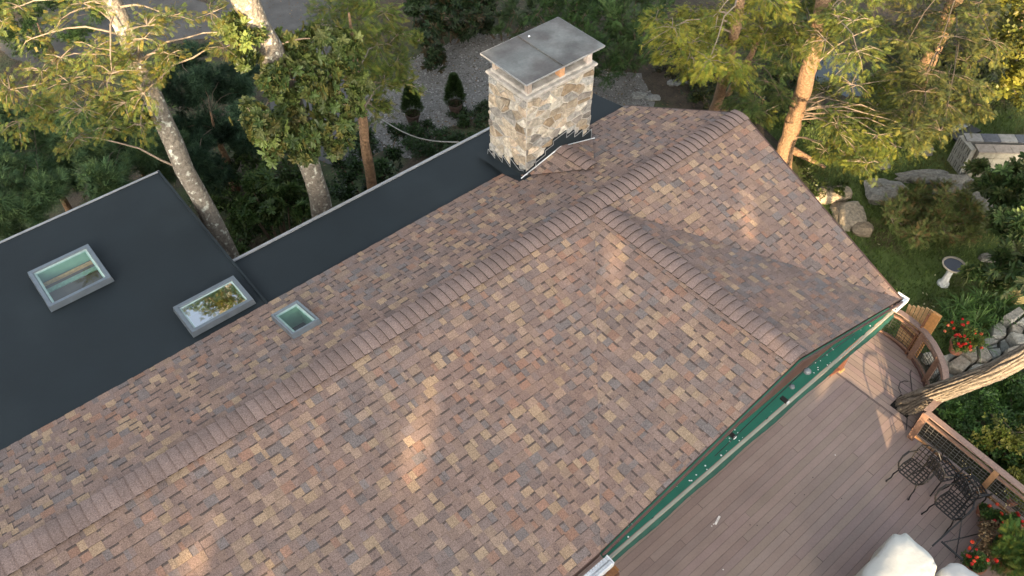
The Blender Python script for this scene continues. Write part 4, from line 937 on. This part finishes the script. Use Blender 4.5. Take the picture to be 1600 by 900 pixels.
# ------------------------------------------------------------------ railing
WD = (.22, .13, .09); WD2 = (.30, .17, .085)
rail = empty('deck_railing', (13.5, 2, DZ), label='brown wooden deck railing with wire mesh, curved at the house end, straight beyond the tree', cat='railing')
RZt = 1.75
arc = [P(1388, 478, RZt), P(1410, 489, RZt), P(1428, 502, RZt), P(1446, 518, RZt), P(1460, 537, RZt), P(1470, 556, RZt), P(1477, 576, RZt), P(1479, 596, RZt), P(1470, 622, RZt), P(1448, 643, RZt)]
def ribbon(pts, z, w, h, name, col, m='wood'):
    b = MB(); n = len(pts); vs = []
    for i, p in enumerate(pts):
        d = np.array(pts[min(i+1, n-1)][:2])-np.array(pts[max(i-1, 0)][:2]); d /= np.linalg.norm(d); s = np.array([-d[1], d[0]])*w/2
        for zz in (z-h, z): vs += [(p[0]+s[0], p[1]+s[1], zz), (p[0]-s[0], p[1]-s[1], zz)]
    fs = []
    for i in range(n-1):
        a = i*4; c = a+4; fs += [(a+2, a+3, c+3, c+2), (a, c, c+1, a+1), (a, a+2, c+2, c), (a+1, c+1, c+3, a+3)]
    fs += [(0, 1, 3, 2), ((n-1)*4, (n-1)*4+2, (n-1)*4+3, (n-1)*4+1)]
    b.add(vs, fs, col); return b.build(name, M[m], rail)
ribbon(arc, RZt, .13, .035, 'top_rail', (.22, .155, .13))
arci = [np.array(p) for p in arc]
ribbon(arci, DZ+.16, .05, .05, 'bottom_rail', WD); ribbon(arci, RZt-.16, .05, .05, 'middle_rail', WD)
e0 = P(1448, 643, RZt); e1 = P(1660, 812, RZt)
ribbon([e0, (e0+e1)/2, e1], RZt+.002, .13, .035, 'top_rail', (.24, .165, .135)); ribbon([e0, e1], DZ+.16, .05, .06, 'bottom_rail', WD2); ribbon([e0, e1], RZt-.18, .05, .05, 'middle_rail', WD)
def rpost(p, w=.11, c=WD): b = MB(); b.box((p[0]-w/2, p[1]-w/2, .05), (p[0]+w/2, p[1]+w/2, RZt-.036), c); b.build('post', M['wood'], rail)
for i in (0, 3, 5, 7): rpost(arc[i])
sd = (e1-e0)/np.linalg.norm(e1-e0)
rpost(e0+sd*.03, .13)
L_ = np.linalg.norm(e1-e0); k = 1.62
while k < L_: rpost(e0+sd*k, .11, WD2); k += 1.55
def wire(p, q, z0, z1, name='wire_mesh'):
    b = MB(); p = np.array(p, float); q = np.array(q, float); L_ = np.linalg.norm((q-p)[:2]); n = max(1, round(L_/.10))
    for i in range(n+1): c = p+(q-p)*i/n; b.bar((c[0], c[1], z0), (c[0], c[1], z1), .007, .007, (.05, .05, .045), up=(1, 0, 0))
    for j in range(8): z = z0+(z1-z0)*j/7; b.bar((p[0], p[1], z), (q[0], q[1], z), .007, .007, (.05, .05, .045))
    return b
wm = MB()
for i in range(len(arci)-1):
    w_ = wire(arci[i], arci[i+1], DZ+.17, RZt-.17); wm.add(w_.v, w_.f, (.05, .05, .045))
w_ = wire(e0, e1, DZ+.17, RZt-.18); wm.add(w_.v, w_.f, (.12, .12, .11)); wm.build('wire_mesh', M['concrete'], rail, kind='stuff')
# tall post and fan trellis outside the railing
q = P(1421, 556, DZ); qb = np.array([q[0]+.06, q[1]-.04])
tr = empty('trellis', (qb[0], qb[1], .0), label='sunlit orange wooden fan trellis with a tall plank post rising outside the curved railing', cat='trellis')
b = MB(); b.box((qb[0]-.03, qb[1]-.10, .1), (qb[0]+.03, qb[1]+.10, 2.28), (.44, .22, .075)); b.build('post', M['wood'], tr)
b = MB(); b.box((qb[0]-.09, qb[1]+.11, .1), (qb[0]-.04, qb[1]+.15, 2.2), (.18, .08, .04)); b.build('post', M['wood'], tr)
g0 = P(1418, 552, DZ); g1_ = P(1399, 531, DZ)
for i in range(6):
    f = i/5; c = g0*(1-f)+g1_*f+[.10, 0, 0]; hh = 1.38-.42*f+random.uniform(-.03, .03); ln_ = (.05+.10*f)
    b = MB(); b.obox((c[0]+ln_*.3, c[1]+ln_*.4, DZ+hh/2-.1), (.012, -.002, 0), (.004, .034, 0), (ln_*.5, ln_*.5, hh/2+.1), (.58, .37, .18)); b.build('slat', M['wood'], tr)
b = MB(); b.bar(g0+[.07, 0, .45], g1_+[.07, .05, .42], .06, .03, (.22, .10, .05)); b.build('crossbar', M['wood'], tr)

# tree growing through the deck
tb = [(TC[0], TC[1], 0, .24), (12.96, 2.13, .8, .225), (12.90, 1.85, 1.6, .20), (12.82, 1.47, 2.5, .185), (12.78, 1.14, 3.3, .18), (12.79, .90, 4.1, .175), (12.82, .62, 5.2, .17), (12.9, .2, 6.8, .16), (13.0, -.3, 8.6, .14), (13.3, -1.3, 11, .1)]
te = empty('oak_tree', (TC[0], TC[1], 0), label='thick furrowed trunk growing up through the deck and leaning out over the railing', cat='tree')
P2 = []; 
for i in range(len(tb)-1):
    for j in range(16): t = j/16; P2.append(tuple(np.array(tb[i])*(1-t)+np.array(tb[i+1])*t))
nA = 72; vs = []; cols = []; rr = random.Random(4)
for i, p in enumerate(P2):
    d = np.array(P2[min(i+1, len(P2)-1)][:3])-np.array(P2[max(i-1, 0)][:3]); d /= np.linalg.norm(d); u = np.cross(d, (1, 0, 0)); u /= np.linalg.norm(u); w = np.cross(d, u)
    for k in range(nA):
        t = 6.2832*k/nA; ph = i*.10; rdg = abs(math.sin(t*9+1.3*math.sin(ph*.8+t*2)+.9*math.sin(ph*2.3+t*5)+ph*.25)); rdg = min(1, rdg*1.35); r_ = p[3]*(1.04-.24*(1-rdg))*(1+rr.uniform(-.03, .03))*(1+.03*math.sin(t*3+i*.15))
        vs.append(np.array(p[:3])+r_*(math.cos(t)*u+math.sin(t)*w))
fs = []
for i in range(len(P2)-1):
    for k in range(nA):
        fs.append((i*nA+k, i*nA+(k+1) % nA, (i+1)*nA+(k+1) % nA, (i+1)*nA+k)); t = 6.2832*(k+.5)/nA; ph = i*.10
        rdg = min(1, abs(math.sin(t*9+1.3*math.sin(ph*.8+t*2)+.9*math.sin(ph*2.3+t*5)+ph*.25))*1.5); cols.append(tuple(np.array([.23, .195, .15])*(.25+.75*rdg)*rr.uniform(.8, 1.15)))
b = MB(); b.add(vs, fs, cols=cols); b.build('trunk', M['barkR'], te, smooth=True)
tw = MB(); cl = []
for i in range(16): cl.append((13.5+rng.uniform(-1.5, 4), -3.6+rng.uniform(-2.5, 1), 10.8+rng.uniform(-1, 2.5), .9, .7, 1))
for c in cl: limb(tw, (13.2, -1.0, 10.4), c[:3], .05, .015, BRN)
V, F, C = clumps(cl, 90, TO, .35, HEM, tw, BRN, flat=.9); link('foliage', mesh_np('foliage', V, F, C, M['leaf']), te, kind='stuff'); tw.build('branches', M['twig'], te)
b = MB()
for L2 in ([(1427, 625), (1424, 600), (1422, 583), (1424, 578)], [(1408, 614), (1404, 606), (1406, 598), (1413, 595), (1419, 596)], [(1418, 645), (1417, 660), (1416, 672)]):
    b.tube([P(x, y, DZ+.015) for x, y in L2], .008, 5)
b.build('fallen_twig', M['iron'], label='dark curled twigs and cord lying on the boards around the foot of the oak trunk', cat='twig')

# ------------------------------------------------------------------ stone garden wall (dry-laid) and pot
sw = empty('stone_retaining_wall', (*P(1560, 550, 0)[:2], 0), label='dry-laid wall of grey angular garden stones between the railing and the lawn', cat='stone wall')
wp = [(1462, 560), (1500, 545), (1535, 520), (1560, 495), (1620, 480), (1640, 540), (1560, 580), (1500, 605), (1478, 600)]
wv = ccw([tuple(P(x, y, .35)[:2]) for x, y in wp]); xs = [p[0] for p in wv]; ys = [p[1] for p in wv]; rr = random.Random(8)
def inpoly(poly, x, y):
    c = False; j = len(poly)-1
    for i in range(len(poly)):
        if (poly[i][1] > y) != (poly[j][1] > y) and x < (poly[j][0]-poly[i][0])*(y-poly[i][1])/(poly[j][1]-poly[i][1])+poly[i][0]: c = not c
        j = i
    return c
for poly in voronoi(max(xs)-min(xs), max(ys)-min(ys), .42, .30, rr):
    poly = [(p[0]+min(xs), p[1]+min(ys)) for p in poly]; cx = sum(p[0] for p in poly)/len(poly); cy = sum(p[1] for p in poly)/len(poly)
    if not inpoly(wv, cx, cy): continue
    a = shrink(poly, .025)
    if len(a) < 3: continue
    t = rr.uniform(.22, .50); n = len(a); cc = np.array([cx, cy]); tl = (rr.uniform(-.12, .12), rr.uniform(-.12, .12)); col = np.array(rr.choice([(.26, .26, .23), (.32, .31, .27), (.20, .21, .19), (.28, .25, .2)]))*rr.uniform(.85, 1.15)
    B0 = [(p[0], p[1], -.02) for p in a]; B1 = [(p[0], p[1], t-.05+tl[0]*(p[0]-cx)+tl[1]*(p[1]-cy)) for p in a]; B2 = [(cx+(p[0]-cx)*.85, cy+(p[1]-cy)*.85, t+tl[0]*(p[0]-cx)+tl[1]*(p[1]-cy)+rr.uniform(-.012, .012)) for p in a]
    m = MB(); m.add(B0+B1+B2, [(i, (i+1) % n, (i+1) % n+n, i+n) for i in range(n)]+[(i+n, (i+1) % n+n, (i+1) % n+2*n, i+2*n) for i in range(n)]+[tuple(range(2*n, 3*n))], col); m.build('stone', M['stone'], sw)
for i, (x, y, rx, lab) in enumerate([(1475, 570, .16, 'pale stone against the inside bend of the railing'), (1455, 560, .14, 'small pale stone behind the wire mesh near the trunk'), (1600, 460, .3, 'yellow lichened stone at the far end of the stone wall')]):
    q = P(x, y, .2); boulder((q[0], q[1], .15), (rx, rx*.7, .16), 130+i, lab, col=(.36, .34, .28) if i < 2 else (.50, .38, .14))

PETR = [(.65, .035, .02), (.55, .03, .03), (.72, .08, .03)]
def flower_pot(px_, py_, z0, r, h, label, ph, pr, petals, npet, pal=None, potcol=None, nleaf=90, group=None, rim=True, T=TO, lsz=.11):
    q = P(px_, py_, z0+h); e = empty('flower_pot', (q[0], q[1], z0), label=label, cat='flower pot', group=group)
    b = MB(); b.lathe((q[0], q[1], z0), [(r*.66, 0), (r*.9, h*.78), (r, h*.80), (r*1.02, h), (r*.88, h), (r*.85, h*.86)], 22); b.build('pot', M['terracotta'], e, smooth=False)
    b = MB(); b.lathe((q[0], q[1], z0+h*.86), [(r*.86, 0), (0, .01)], 16); b.build('potting_soil', M['dark'], e)
    tw = MB(); cl = [(q[0]+rng.normal(0, pr*.35), q[1]+rng.normal(0, pr*.35), z0+h+ph*rng.uniform(.3, .8), pr*.55, ph*.45, 1) for _ in range(5)]
    V, F, C = clumps(cl, nleaf, T, lsz, pal or [(.05, .12, .03), (.08, .16, .035), (.12, .17, .04)], tw, (.08, .12, .03), flat=.9, droop=0, twr=.004)
    f = link('foliage', mesh_np('foliage', V, F, C, M['leaf']), e, kind='stuff')
    for _ in range(npet):
        a = rng.uniform(0, 6.283); d = pr*rng.uniform(.2, 1.05); c = np.array([q[0]+d*math.cos(a), q[1]+d*math.sin(a), z0+h+ph*rng.uniform(.85, 1.3)]); b = MB()
        col = petals[rng.integers(len(petals))]
        for k in range(12):
            u = rng.normal(0, 1, 3); u /= np.linalg.norm(u); v = np.cross(u, (.3, .5, .8)); v /= np.linalg.norm(v); w_ = np.cross(u, v); o_ = c+u*.028*rng.uniform(.5, 1.2); s_ = .027
            b.add([o_+v*s_, o_+w_*s_, o_-v*s_, o_-w_*s_], [(0, 1, 2, 3)], np.array(col)*rng.uniform(.75, 1.2))
        b.build('flower', M['petal'], e)
    return e
flower_pot(1500, 536, .45, .21, .30, 'terracotta pot of red flowers and yellow-green leaves standing on the stone wall', .30, .42, PETR+[(.75, .22, .10)], 26, pal=[(.08, .15, .03), (.20, .22, .04), (.12, .17, .04)], nleaf=60, lsz=.13)
flower_pot(1580, 820, DZ, .20, .26, 'terracotta pot with a ring rim and green leafy geranium at the railing, one red bloom', .22, .2, PETR, 4, nleaf=50)
flower_pot(1549, 812, DZ, .18, .24, 'reddish pot of geraniums nearest the chair, in front of the ring-rimmed pot', .22, .2, PETR, 5, nleaf=50)
flower_pot(1538, 795, DZ, .12, .2, 'small empty-looking rust-red pot tipped behind the chair', .05, .08, PETR, 0, nleaf=8)
flower_pot(1525, 880, DZ, .2, .26, 'pot of bright red geraniums beside the grey cover', .26, .28, PETR, 12, nleaf=70)
flower_pot(1565, 852, DZ, .2, .26, 'dark leafy pot plant with a few orange-red blooms behind the geraniums', .26, .26, [(.7, .12, .03)], 4, pal=[(.03, .08, .02), (.04, .10, .03)], nleaf=70)
q = P(1590, 870, 1.3); e = empty('cypress_pot_plant', (q[0], q[1], DZ), label='feathery golden-green dwarf cypress in the bottom right corner', cat='potted plant')
b = MB(); b.lathe((q[0], q[1], DZ), [(.12, 0), (.17, .25), (.15, .25)], 16); b.build('pot', M['terracotta'], e)
cl = [(q[0]+rng.normal(0, .18), q[1]+rng.normal(0, .18), DZ+rng.uniform(.35, .75), .26, .22, 1) for _ in range(12)]
V, F, C = clumps(cl, 90, TH, .16, [(.10, .16, .03), (.05, .11, .02), (.17, .20, .03)], None, BRN, flat=.9, droop=0); link('foliage', mesh_np('foliage', V, F, C, M['needle']), e, kind='stuff')
for i, (x, y, lab) in enumerate([(1590, 775, 'yellow-leaved potted plant squeezed against the straight railing'), (1545, 850, 'pale dried plant between the geranium pots')]):
    q = P(x, y, 1.1); e = empty('potted_plant', (q[0], q[1], DZ), label=lab, cat='potted plant'); b = MB(); b.lathe((q[0], q[1], DZ), [(.08, 0), (.12, .2), (.1, .2)], 14); b.build('pot', M['terracotta'], e)
    cl = [(q[0]+rng.normal(0, .12), q[1]+rng.normal(0, .12), DZ+rng.uniform(.25, .45), .2, .16, 1) for _ in range(5)]
    V, F, C = clumps(cl, 60, TO, .12, [[(.22, .22, .04), (.13, .17, .03)], [(.30, .22, .12), (.22, .14, .08)]][i], None, BRN, flat=.9, droop=0); link('foliage', mesh_np('foliage', V, F, C, M['leaf']), e, kind='stuff')
b = MB()
for i in range(46):
    t = i/45; q = e0+(e1-e0)*(.35+.62*t); b.lathe((q[0]+rng.uniform(-.22, .0), q[1]+rng.uniform(-.1, .1), 1.0+.3*math.sin(t*14)+rng.uniform(-.1, .1)), [(.0, -.012), (.010, 0), (0, .014)], 6, (.85, .70, .32))
pts = [e0+(e1-e0)*(.35+.62*i/30)+[-.1, 0, 1.0-RZt+.3*math.sin(i/30*14)] for i in range(31)]
b.build('string_light', M['wood'], label='string of small cream bulbs wound along the straight railing among the plants', cat='string lights')

# ------------------------------------------------------------------ wrought iron chairs
def chair_at(x, y, rot, label, z=DZ):
    e = empty('garden_chair', (0, 0, 0), label=label, cat='chair', group='black wrought iron chairs on the deck')
    IC = (1, 1, 1)
    def part(name, b): b.build(name, M['iron'], e, loc=(0, 0, 0))
    b = MB(); w0, w1, dp, h = .24, .21, .23, .43          # seat: front half width, back half width, half depth
    out = [(-w1, -dp), (-w0, 0), (-w0*.96, dp*.8), (-w0*.7, dp), (w0*.7, dp), (w0*.96, dp*.8), (w0, 0), (w1, -dp)]
    for i in range(len(out)): p, q = out[i], out[(i+1) % len(out)]; b.bar((*p, h), (*q, h), .024, .016)
    for k in range(5): x_ = -w0*.72+w0*1.44*k/4; b.bar((x_*.92, -dp, h), (x_, dp*.96, h), .026, .010)
    for k in range(5): y_ = -dp*.72+dp*1.44*k/4; ww = w0*.97; b.bar((-ww, y_, h+.006), (ww, y_, h+.006), .026, .010)
    part('seat', b)
    for sx in (-1, 1):
        b = MB(); b.tube([(sx*w0*.85, dp*.9, h), (sx*w0*1.0, dp*1.05, h*.6), (sx*w0*.98, dp*.98, h*.25), (sx*w0*1.08, dp*1.3, .02)], .014, 6); b.tube([(sx*w0*1.08, dp*1.3, 0), (sx*w0*1.08, dp*1.3, .03)], .018, 8); part('leg', b)
        b = MB(); b.tube([(sx*w1, -dp, h), (sx*w1*1.05, -dp*1.1, h*.5), (sx*w1*1.25, -dp*1.5, .01)], .014, 6); part('leg', b)
        b = MB(); b.tube([(sx*w1*1.0, -dp*1.25, h+.24), (sx*w0*1.22, -dp*.4, h+.26), (sx*w0*1.28, dp*.3, h+.24), (sx*w0*1.2, dp*.8, h+.17), (sx*w0*1.12, dp*.75, h+.08), (sx*w0*.95, dp*.7, h)], .017, 6)
        b.bar((sx*w0*1.22, -dp*.5, h+.272), (sx*w0*1.28, dp*.3, h+.252), .04, .008); part('armrest', b)
    b = MB(); top = [(-w1, -dp, h), (-w1*1.08, -dp*1.25, h+.22), (-w1*1.0, -dp*1.45, h+.40), (-w1*.5, -dp*1.55, h+.49), (0, -dp*1.58, h+.52), (w1*.5, -dp*1.55, h+.49), (w1*1.0, -dp*1.45, h+.40), (w1*1.08, -dp*1.25, h+.22), (w1, -dp, h)]
    b.tube(top, .012, 6)
    for k in range(4): x_ = -w1*.66+w1*1.32*k/3; b.bar((x_, -dp*1.02, h), (x_*.9, -dp*1.54, h+.47), .018, .008, up=(0, 1, 0))
    for k in range(4): f = .16+.22*k; b.bar((-w1*1.04, -dp*(1+.48*f), h+.47*f), (w1*1.04, -dp*(1+.48*f), h+.47*f), .018, .008, up=(0, 1, 0))
    part('backrest', b)
    e.location = (x, y, z); e.rotation_euler = (0, 0, rot); return e
def cpos(x, y): q = P(x, y, DZ+.43); return q[0], q[1]
# orientation: local +Y is the front of the chair
def rot_px(fx, fy, x, y): a = P(x, y, DZ+.43); c = P(x+fx, y+fy, DZ+.43); return math.atan2(c[1]-a[1], c[0]-a[0])-math.pi/2
chair_at(*cpos(1428, 737), rot_px(-10, 9, 1428, 737), 'wrought iron lattice chair farthest from the white cover, first by the railing corner')
chair_at(*cpos(1474, 733), rot_px(10, -4, 1474, 733), 'wrought iron lattice chair back to back with the first, tight against the railing')
chair_at(*cpos(1486, 790), rot_px(-10, 9, 1486, 790), 'wrought iron lattice chair nearest the white cover and the black folding frame')
chair_at(*cpos(1517, 762), rot_px(10, -3, 1517, 762), 'wrought iron lattice chair between the railing and the red flower pots')
# folding black frame
q = [P(x, y, DZ+.55) for x, y in ((1457, 853), (1510, 805))]; q2 = [P(x, y, DZ+.55) for x, y in ((1471, 846), (1504, 875))]
ff = empty('folding_frame', (*P(1490, 860, DZ)[:2], DZ), label='black folding metal stand with crossed legs between the chairs and the grey cover', cat='stand')
b = MB(); b.bar(q[0], q[1], .03, .02); b.bar(q2[0], q2[1], .035, .02); b.build('top_frame', M['iron'], ff)
for (a, c) in (((1476, 847), (1538, 832)), ((1504, 806), (1493, 872)), ((1540, 835), (1503, 876))):
    b = MB(); b.bar(P(*a, DZ+.5), P(*c, DZ+.12), .016, .016); b.build('leg', M['iron'], ff)
b = MB(); b.lathe((*P(1499, 841, DZ+.3)[:2], DZ+.3), [(.02, -.01), (.02, .015), (0, .015)], 8); b.build('pivot', M['iron'], ff)

# ------------------------------------------------------------------ covers over deck furniture
def cover(name, label, outline, ztop, m, apex, seed, folds=9):
    """outline: pixel polygon traced at the top edge height ztop; skirts hang to the deck"""
    rr = random.Random(seed); pts = [P(x, y, ztop)[:2] for x, y in outline]; n0 = len(pts); ring = []
    for i in range(n0):
        for k in range(8): t = k/8; ring.append(pts[i]*(1-t)+pts[(i+1) % n0]*t)
    for _ in range(1): ring = [(ring[i-1]+ring[i]*2+ring[(i+1) % len(ring)])/4 for i in range(len(ring))]
    n = len(ring); cc = np.array(P(*apex, ztop)[:2]); vs = []; lv = [(0.2, .09), (.42, .082), (.65, .055), (.86, .02), (.97, -.015), (1.0, -.07), (1.015, -.25), (1.03, -.5), (1.06, DZ+.04-ztop)]
    for li, (f, dz) in enumerate(lv):
        for i, p in enumerate(ring):
            w = 0 if li < 4 else (li-3)*.014; fo = w*math.sin(i*folds*6.2832/n+seed); q_ = cc+(p-cc)*(f+fo)
            vs.append((q_[0], q_[1], ztop+dz+.02*math.sin(q_[0]*5+seed)*math.cos(q_[1]*6)*(li < 5)*f))
    fs = [(j*n+i, j*n+(i+1) % n, (j+1)*n+(i+1) % n, (j+1)*n+i) for j in range(len(lv)-1) for i in range(n)]+[(i, len(vs), (i+1) % n) for i in range(n)]
    vs.append((cc[0]+(np.mean([v[0] for v in vs[:n]])-cc[0]), cc[1]+(np.mean([v[1] for v in vs[:n]])-cc[1]), np.mean([v[2] for v in vs[:n]])+.008))
    b = MB(); b.add(vs, fs); return b.build(name, M[m], smooth=True, label=label, cat='cover')
cover('furniture_cover', 'bright white cloth cover draped over a piece of deck furniture at the bottom edge', [(1398, 832), (1420, 832), (1462, 872), (1466, 890), (1450, 930), (1420, 980), (1320, 960), (1352, 885)], DZ+.95, 'cover', (1400, 905), 2)
cover('furniture_cover', 'pale grey cloth cover beside the bright white one at the bottom edge', [(1474, 884), (1496, 876), (1522, 892), (1575, 930), (1560, 985), (1500, 990), (1465, 940)], DZ+.75, 'cover2', (1510, 935), 3)

# ------------------------------------------------------------------ birdbath
q = P(1473, 444, 0); bb = empty('birdbath', (q[0], q[1], 0), label='pale concrete pedestal birdbath with dark water on the lawn', cat='birdbath')
c = (q[0], q[1], 0)
b = MB(); b.lathe(c, [(.15, 0), (.15, .05), (.12, .08), (.095, .14), (.075, .35), (.08, .52), (.11, .60)], 18, (.62, .63, .60)); b.build('pedestal', M['concrete'], bb, smooth=True)
b = MB(); b.lathe(c, [(.06, .58), (.17, .62), (.27, .70), (.29, .745), (.255, .75), (.235, .715), (.0, .66)], 26, (.42, .36, .28)); b.build('basin', M['concrete'], bb, smooth=True)
b = MB(); b.lathe(c, [(.24, .722), (0, .722)], 24, (.03, .035, .045)); b.build('water', M['dark'], bb)
bb.children[-1].data.materials[0] = mat('birdbath_water', (.02, .022, .03), .08, noise=None)

# ------------------------------------------------------------------ potted spruces
for x, y, lab in ((646, 192, 'small cone-shaped spruce in a brown pot, the left one of the pair on the gravel'), (712, 176, 'small cone-shaped spruce in a brown pot, the right one nearer the chimney')):
    q = P(x, y, 0); e = empty('potted_spruce', (q[0], q[1], 0), label=lab, cat='potted tree', group='potted cone spruces on the gravel')
    b = MB(); b.lathe((q[0], q[1], 0), [(.15, 0), (.22, .30), (.235, .31), (.235, .36), (.20, .36), (.19, .32)], 18, (.07, .045, .035)); b.build('pot', M['concrete'], e)
    n = 4200; t = rng.random(n)**.7; z = .36+.02+t*.98; rmax = .30*np.sin(np.clip((1-t)*1.75+.12, 0, 1.57))**1.0*(1-t*.35); a = rng.uniform(0, 6.283, n); r_ = rmax*rng.uniform(.55, 1, n)*(1+.12*np.sin(a*5+z*9))
    pos = np.stack([q[0]+r_*np.cos(a), q[1]+r_*np.sin(a), z], 1); dr = np.stack([np.cos(a), np.sin(a), .8+0*a], 1)+rng.normal(0, .3, (n, 3))
    V, F, C = spray_mesh(pos, dr, t_hemlock(4), .13, [(.035, .070, .018), (.05, .09, .022), (.025, .05, .014)]); link('foliage', mesh_np('foliage', V, F, C, M['needle']), e, kind='stuff')
b = MB(); a0 = P(590, 182, 3.2); a1 = P(716, 222, 5.3); pts = [a0*(1-t)+a1*t+[0, 0, -.25*math.sin(t*math.pi)] for t in np.linspace(0, 1, 12)]
b.tube(pts, .014, 6, (.22, .22, .21)); b.build('cable', M['concrete'], label='thin overhead cable sagging from the slim tree to the black roof edge', cat='cable')

# ------------------------------------------------------------------ block structure at the right
be = empty('block_wall', (*P(1550, 240, 0)[:2], 0), label='low garden wall of hollow concrete blocks with pale paving caps at the right edge', cat='block wall')
w0 = P(1486, 268, 0); w1 = P(1512, 228, 0); w2 = P(1640, 232, 0)
def block(p, d, L_, z, hh, col, hollow=False, t=.2):
    d = d/np.linalg.norm(d); s = np.array([-d[1], d[0], 0]); b = MB(); c = p+d*L_/2+[0, 0, z+hh/2]
    if not hollow: b.obox(c, d*(L_/2-.006), s*t/2, Z*(hh/2-.005), col)
    else:
        for k in (-1, 0, 1): b.obox(c+d*(L_/2-.025)*k, d*.022, s*t/2, Z*hh/2*.98, col)
        for k in (-1, 1): b.obox(c+Z*(hh/2-.018)*k, d*(L_/2-.05), s*t/2, Z*.016, col)
        b.obox(c-s*t*.3, d*(L_/2-.05), s*.01, Z*hh*.4, (.03, .03, .03))
    b.build('concrete_block', M['concrete'], be)
L0, C0, R0 = P(1483, 250, 0), P(1502, 273, 0), P(1660, 277, 0)
d = C0-L0; n = 3
for k in range(n):
    for j in range(3): block(L0+d*k/n, d, np.linalg.norm(d)/n*.98, .31*j, .30, (.40, .39, .34), hollow=True, t=.16)
d2 = R0-C0; off = d2/np.linalg.norm(d2)*.10
for k in range(6):
    for j in range(4): block(C0+off+d2*k/6, d2, np.linalg.norm(d2)/6, .235*j, .23, (.44, .40, .31))
    block(C0+off*.4+d2*k/6, d2, np.linalg.norm(d2)/6, .945, .05, (.34, .29, .24), t=.36)
bk = (L0-C0)
for k in range(6): block(C0+bk*.78+d2*k/6, d2, np.linalg.norm(d2)/6, .93, .05, [(.26, .26, .25), (.10, .11, .13)][k % 2], t=.34)
for k in range(6): block(C0+bk*.78+d2*k/6, d2, np.linalg.norm(d2)/6, 0, .92, (.30, .29, .26), t=.2)

q = P(1506, 200, .5); b = MB(); b.prism([(q[0]-.5, q[1]-.15), (q[0]+.5, q[1]-.35), (q[0]+.55, q[1]+.1), (q[0]-.4, q[1]+.3)], .3, .36, (.03, .03, .03)); b.build('black_board', M['blackplastic'], label='dark flat board lying behind the block wall', cat='board')
q = P(1500, 193, .5); b = MB(); b.prism([(q[0]-.35, q[1]-.05), (q[0]+.35, q[1]-.2), (q[0]+.3, q[1]+.0), (q[0]-.3, q[1]+.12)], .37, .40, (.35, .37, .40)); b.build('pale_sheet', M['concrete'], label='pale grey sheet resting on the dark board behind the block wall', cat='sheet')
# pale fallen leaves on the lawn, few enough to count
for i, (x, y) in enumerate(((1373, 382), (1442, 458), (1448, 460), (1458, 479), (1444, 475), (1428, 489), (1506, 429), (1461, 430))):
    q = P(x, y, .05); b = MB(); a = random.uniform(0, 6.28); c, s_ = math.cos(a), math.sin(a); L_ = .05
    b.add([(q[0]-c*L_, q[1]-s_*L_, .05), (q[0]-s_*.02, q[1]+c*.02, .065), (q[0]+c*L_, q[1]+s_*L_, .055), (q[0]+s_*.02, q[1]-c*.02, .06)], [(0, 1, 2), (0, 2, 3)], (.62, .58, .34)); b.build('fallen_leaf', M['petal'], label='small pale fallen leaf on the lawn near the birdbath', cat='leaf', group='pale fallen leaves on the lawn')

# ------------------------------------------------------------------ trees standing behind the viewpoint: they shade roof and deck from the low sun
u_ = -tosun*[1, 1, 0]; u_ /= np.linalg.norm(u_); v_ = np.array([-u_[1], u_[0], 0])
def shade_tree(s, t, h, r_, n, seed):
    n = int(n*1.4)
    c = u_*t+v_*s; e = empty('oak_tree', (c[0], c[1], 0), label='tall broad oak behind the viewpoint, outside the picture, ' + ('first second third fourth fifth sixth seventh eighth ninth tenth eleventh'.split()[seed]) + ' of its row', cat='tree', group='tall oaks behind the viewpoint')
    b = MB(); b.tube([(c[0], c[1], 0), (c[0]+.1, c[1], h*.5), (c[0], c[1], h*.9)], [.3, .22, .08], 8); b.build('trunk', M['bark2'], e)
    rg = np.random.default_rng(seed); a = rg.uniform(0, 6.283, n); z = rg.uniform(.02, 1, n); rr_ = r_*np.sqrt(rg.random(n))*np.sqrt(np.clip(1-((z-.45)/.56)**2, .03, 1)); pos = np.stack([c[0]+rr_*np.cos(a), c[1]+rr_*np.sin(a), z*h], 1)
    ss_ = pos@v_; zz_ = pos[:, 2]+(pos@u_+22)*math.tan(SUN_EL); keep = np.ones(n, bool)
    for hs_, hz_, hr_ in ((1.9, 12.1, .42), (1.7, 11.4, .2), (3.5, 11.3, .40), (-3.3, 13.2, .38), (-.9, 13.2, .30), (4.3, 11.7, .33)): keep &= ((ss_-hs_)**2+((zz_-hz_)*.8)**2) > hr_**2  # gaps shaped in the unseen crowns so sun patches land on the roof
    pos = pos[keep]; n = len(pos)
    q_ = rg.normal(0, 1, (n, 3)); q_ /= np.linalg.norm(q_, axis=1, keepdims=True); w_ = np.cross(q_, rg.normal(0, 1, (n, 3))); w_ /= np.linalg.norm(w_, axis=1, keepdims=True); sz = rg.uniform(.28, .52, (n, 1))
    V = np.stack([pos-q_*sz, pos+w_*sz*.6, pos+q_*sz, pos-w_*sz*.6], 1).reshape(-1, 3); F = np.arange(4*n).reshape(-1, 4)
    link('foliage', mesh_np('foliage', V, F, np.tile([.05, .08, .02], (n, 1)), M['leaf']), e, kind='stuff')
for i, (s, t, h, r_, n) in enumerate([(-3.1, -22, 16.4, 2.8, 5000), (.2, -23, 16.5, 3, 3200), (4.2, -22, 16, 3, 3200), (8.2, -23, 15.5, 3, 3200), (12.2, -22, 15, 3, 3000), (16.5, -23, 15, 3.2, 3000), (-9.6, -24, 12, 2.2, 1500), (-13, -22, 13, 2.6, 1800), (-17, -24, 12, 3, 1700), (2, -27, 14, 3, 2500), (10, -27, 14.5, 3, 2500)]):
    shade_tree(s, t, h, r_, n, i)
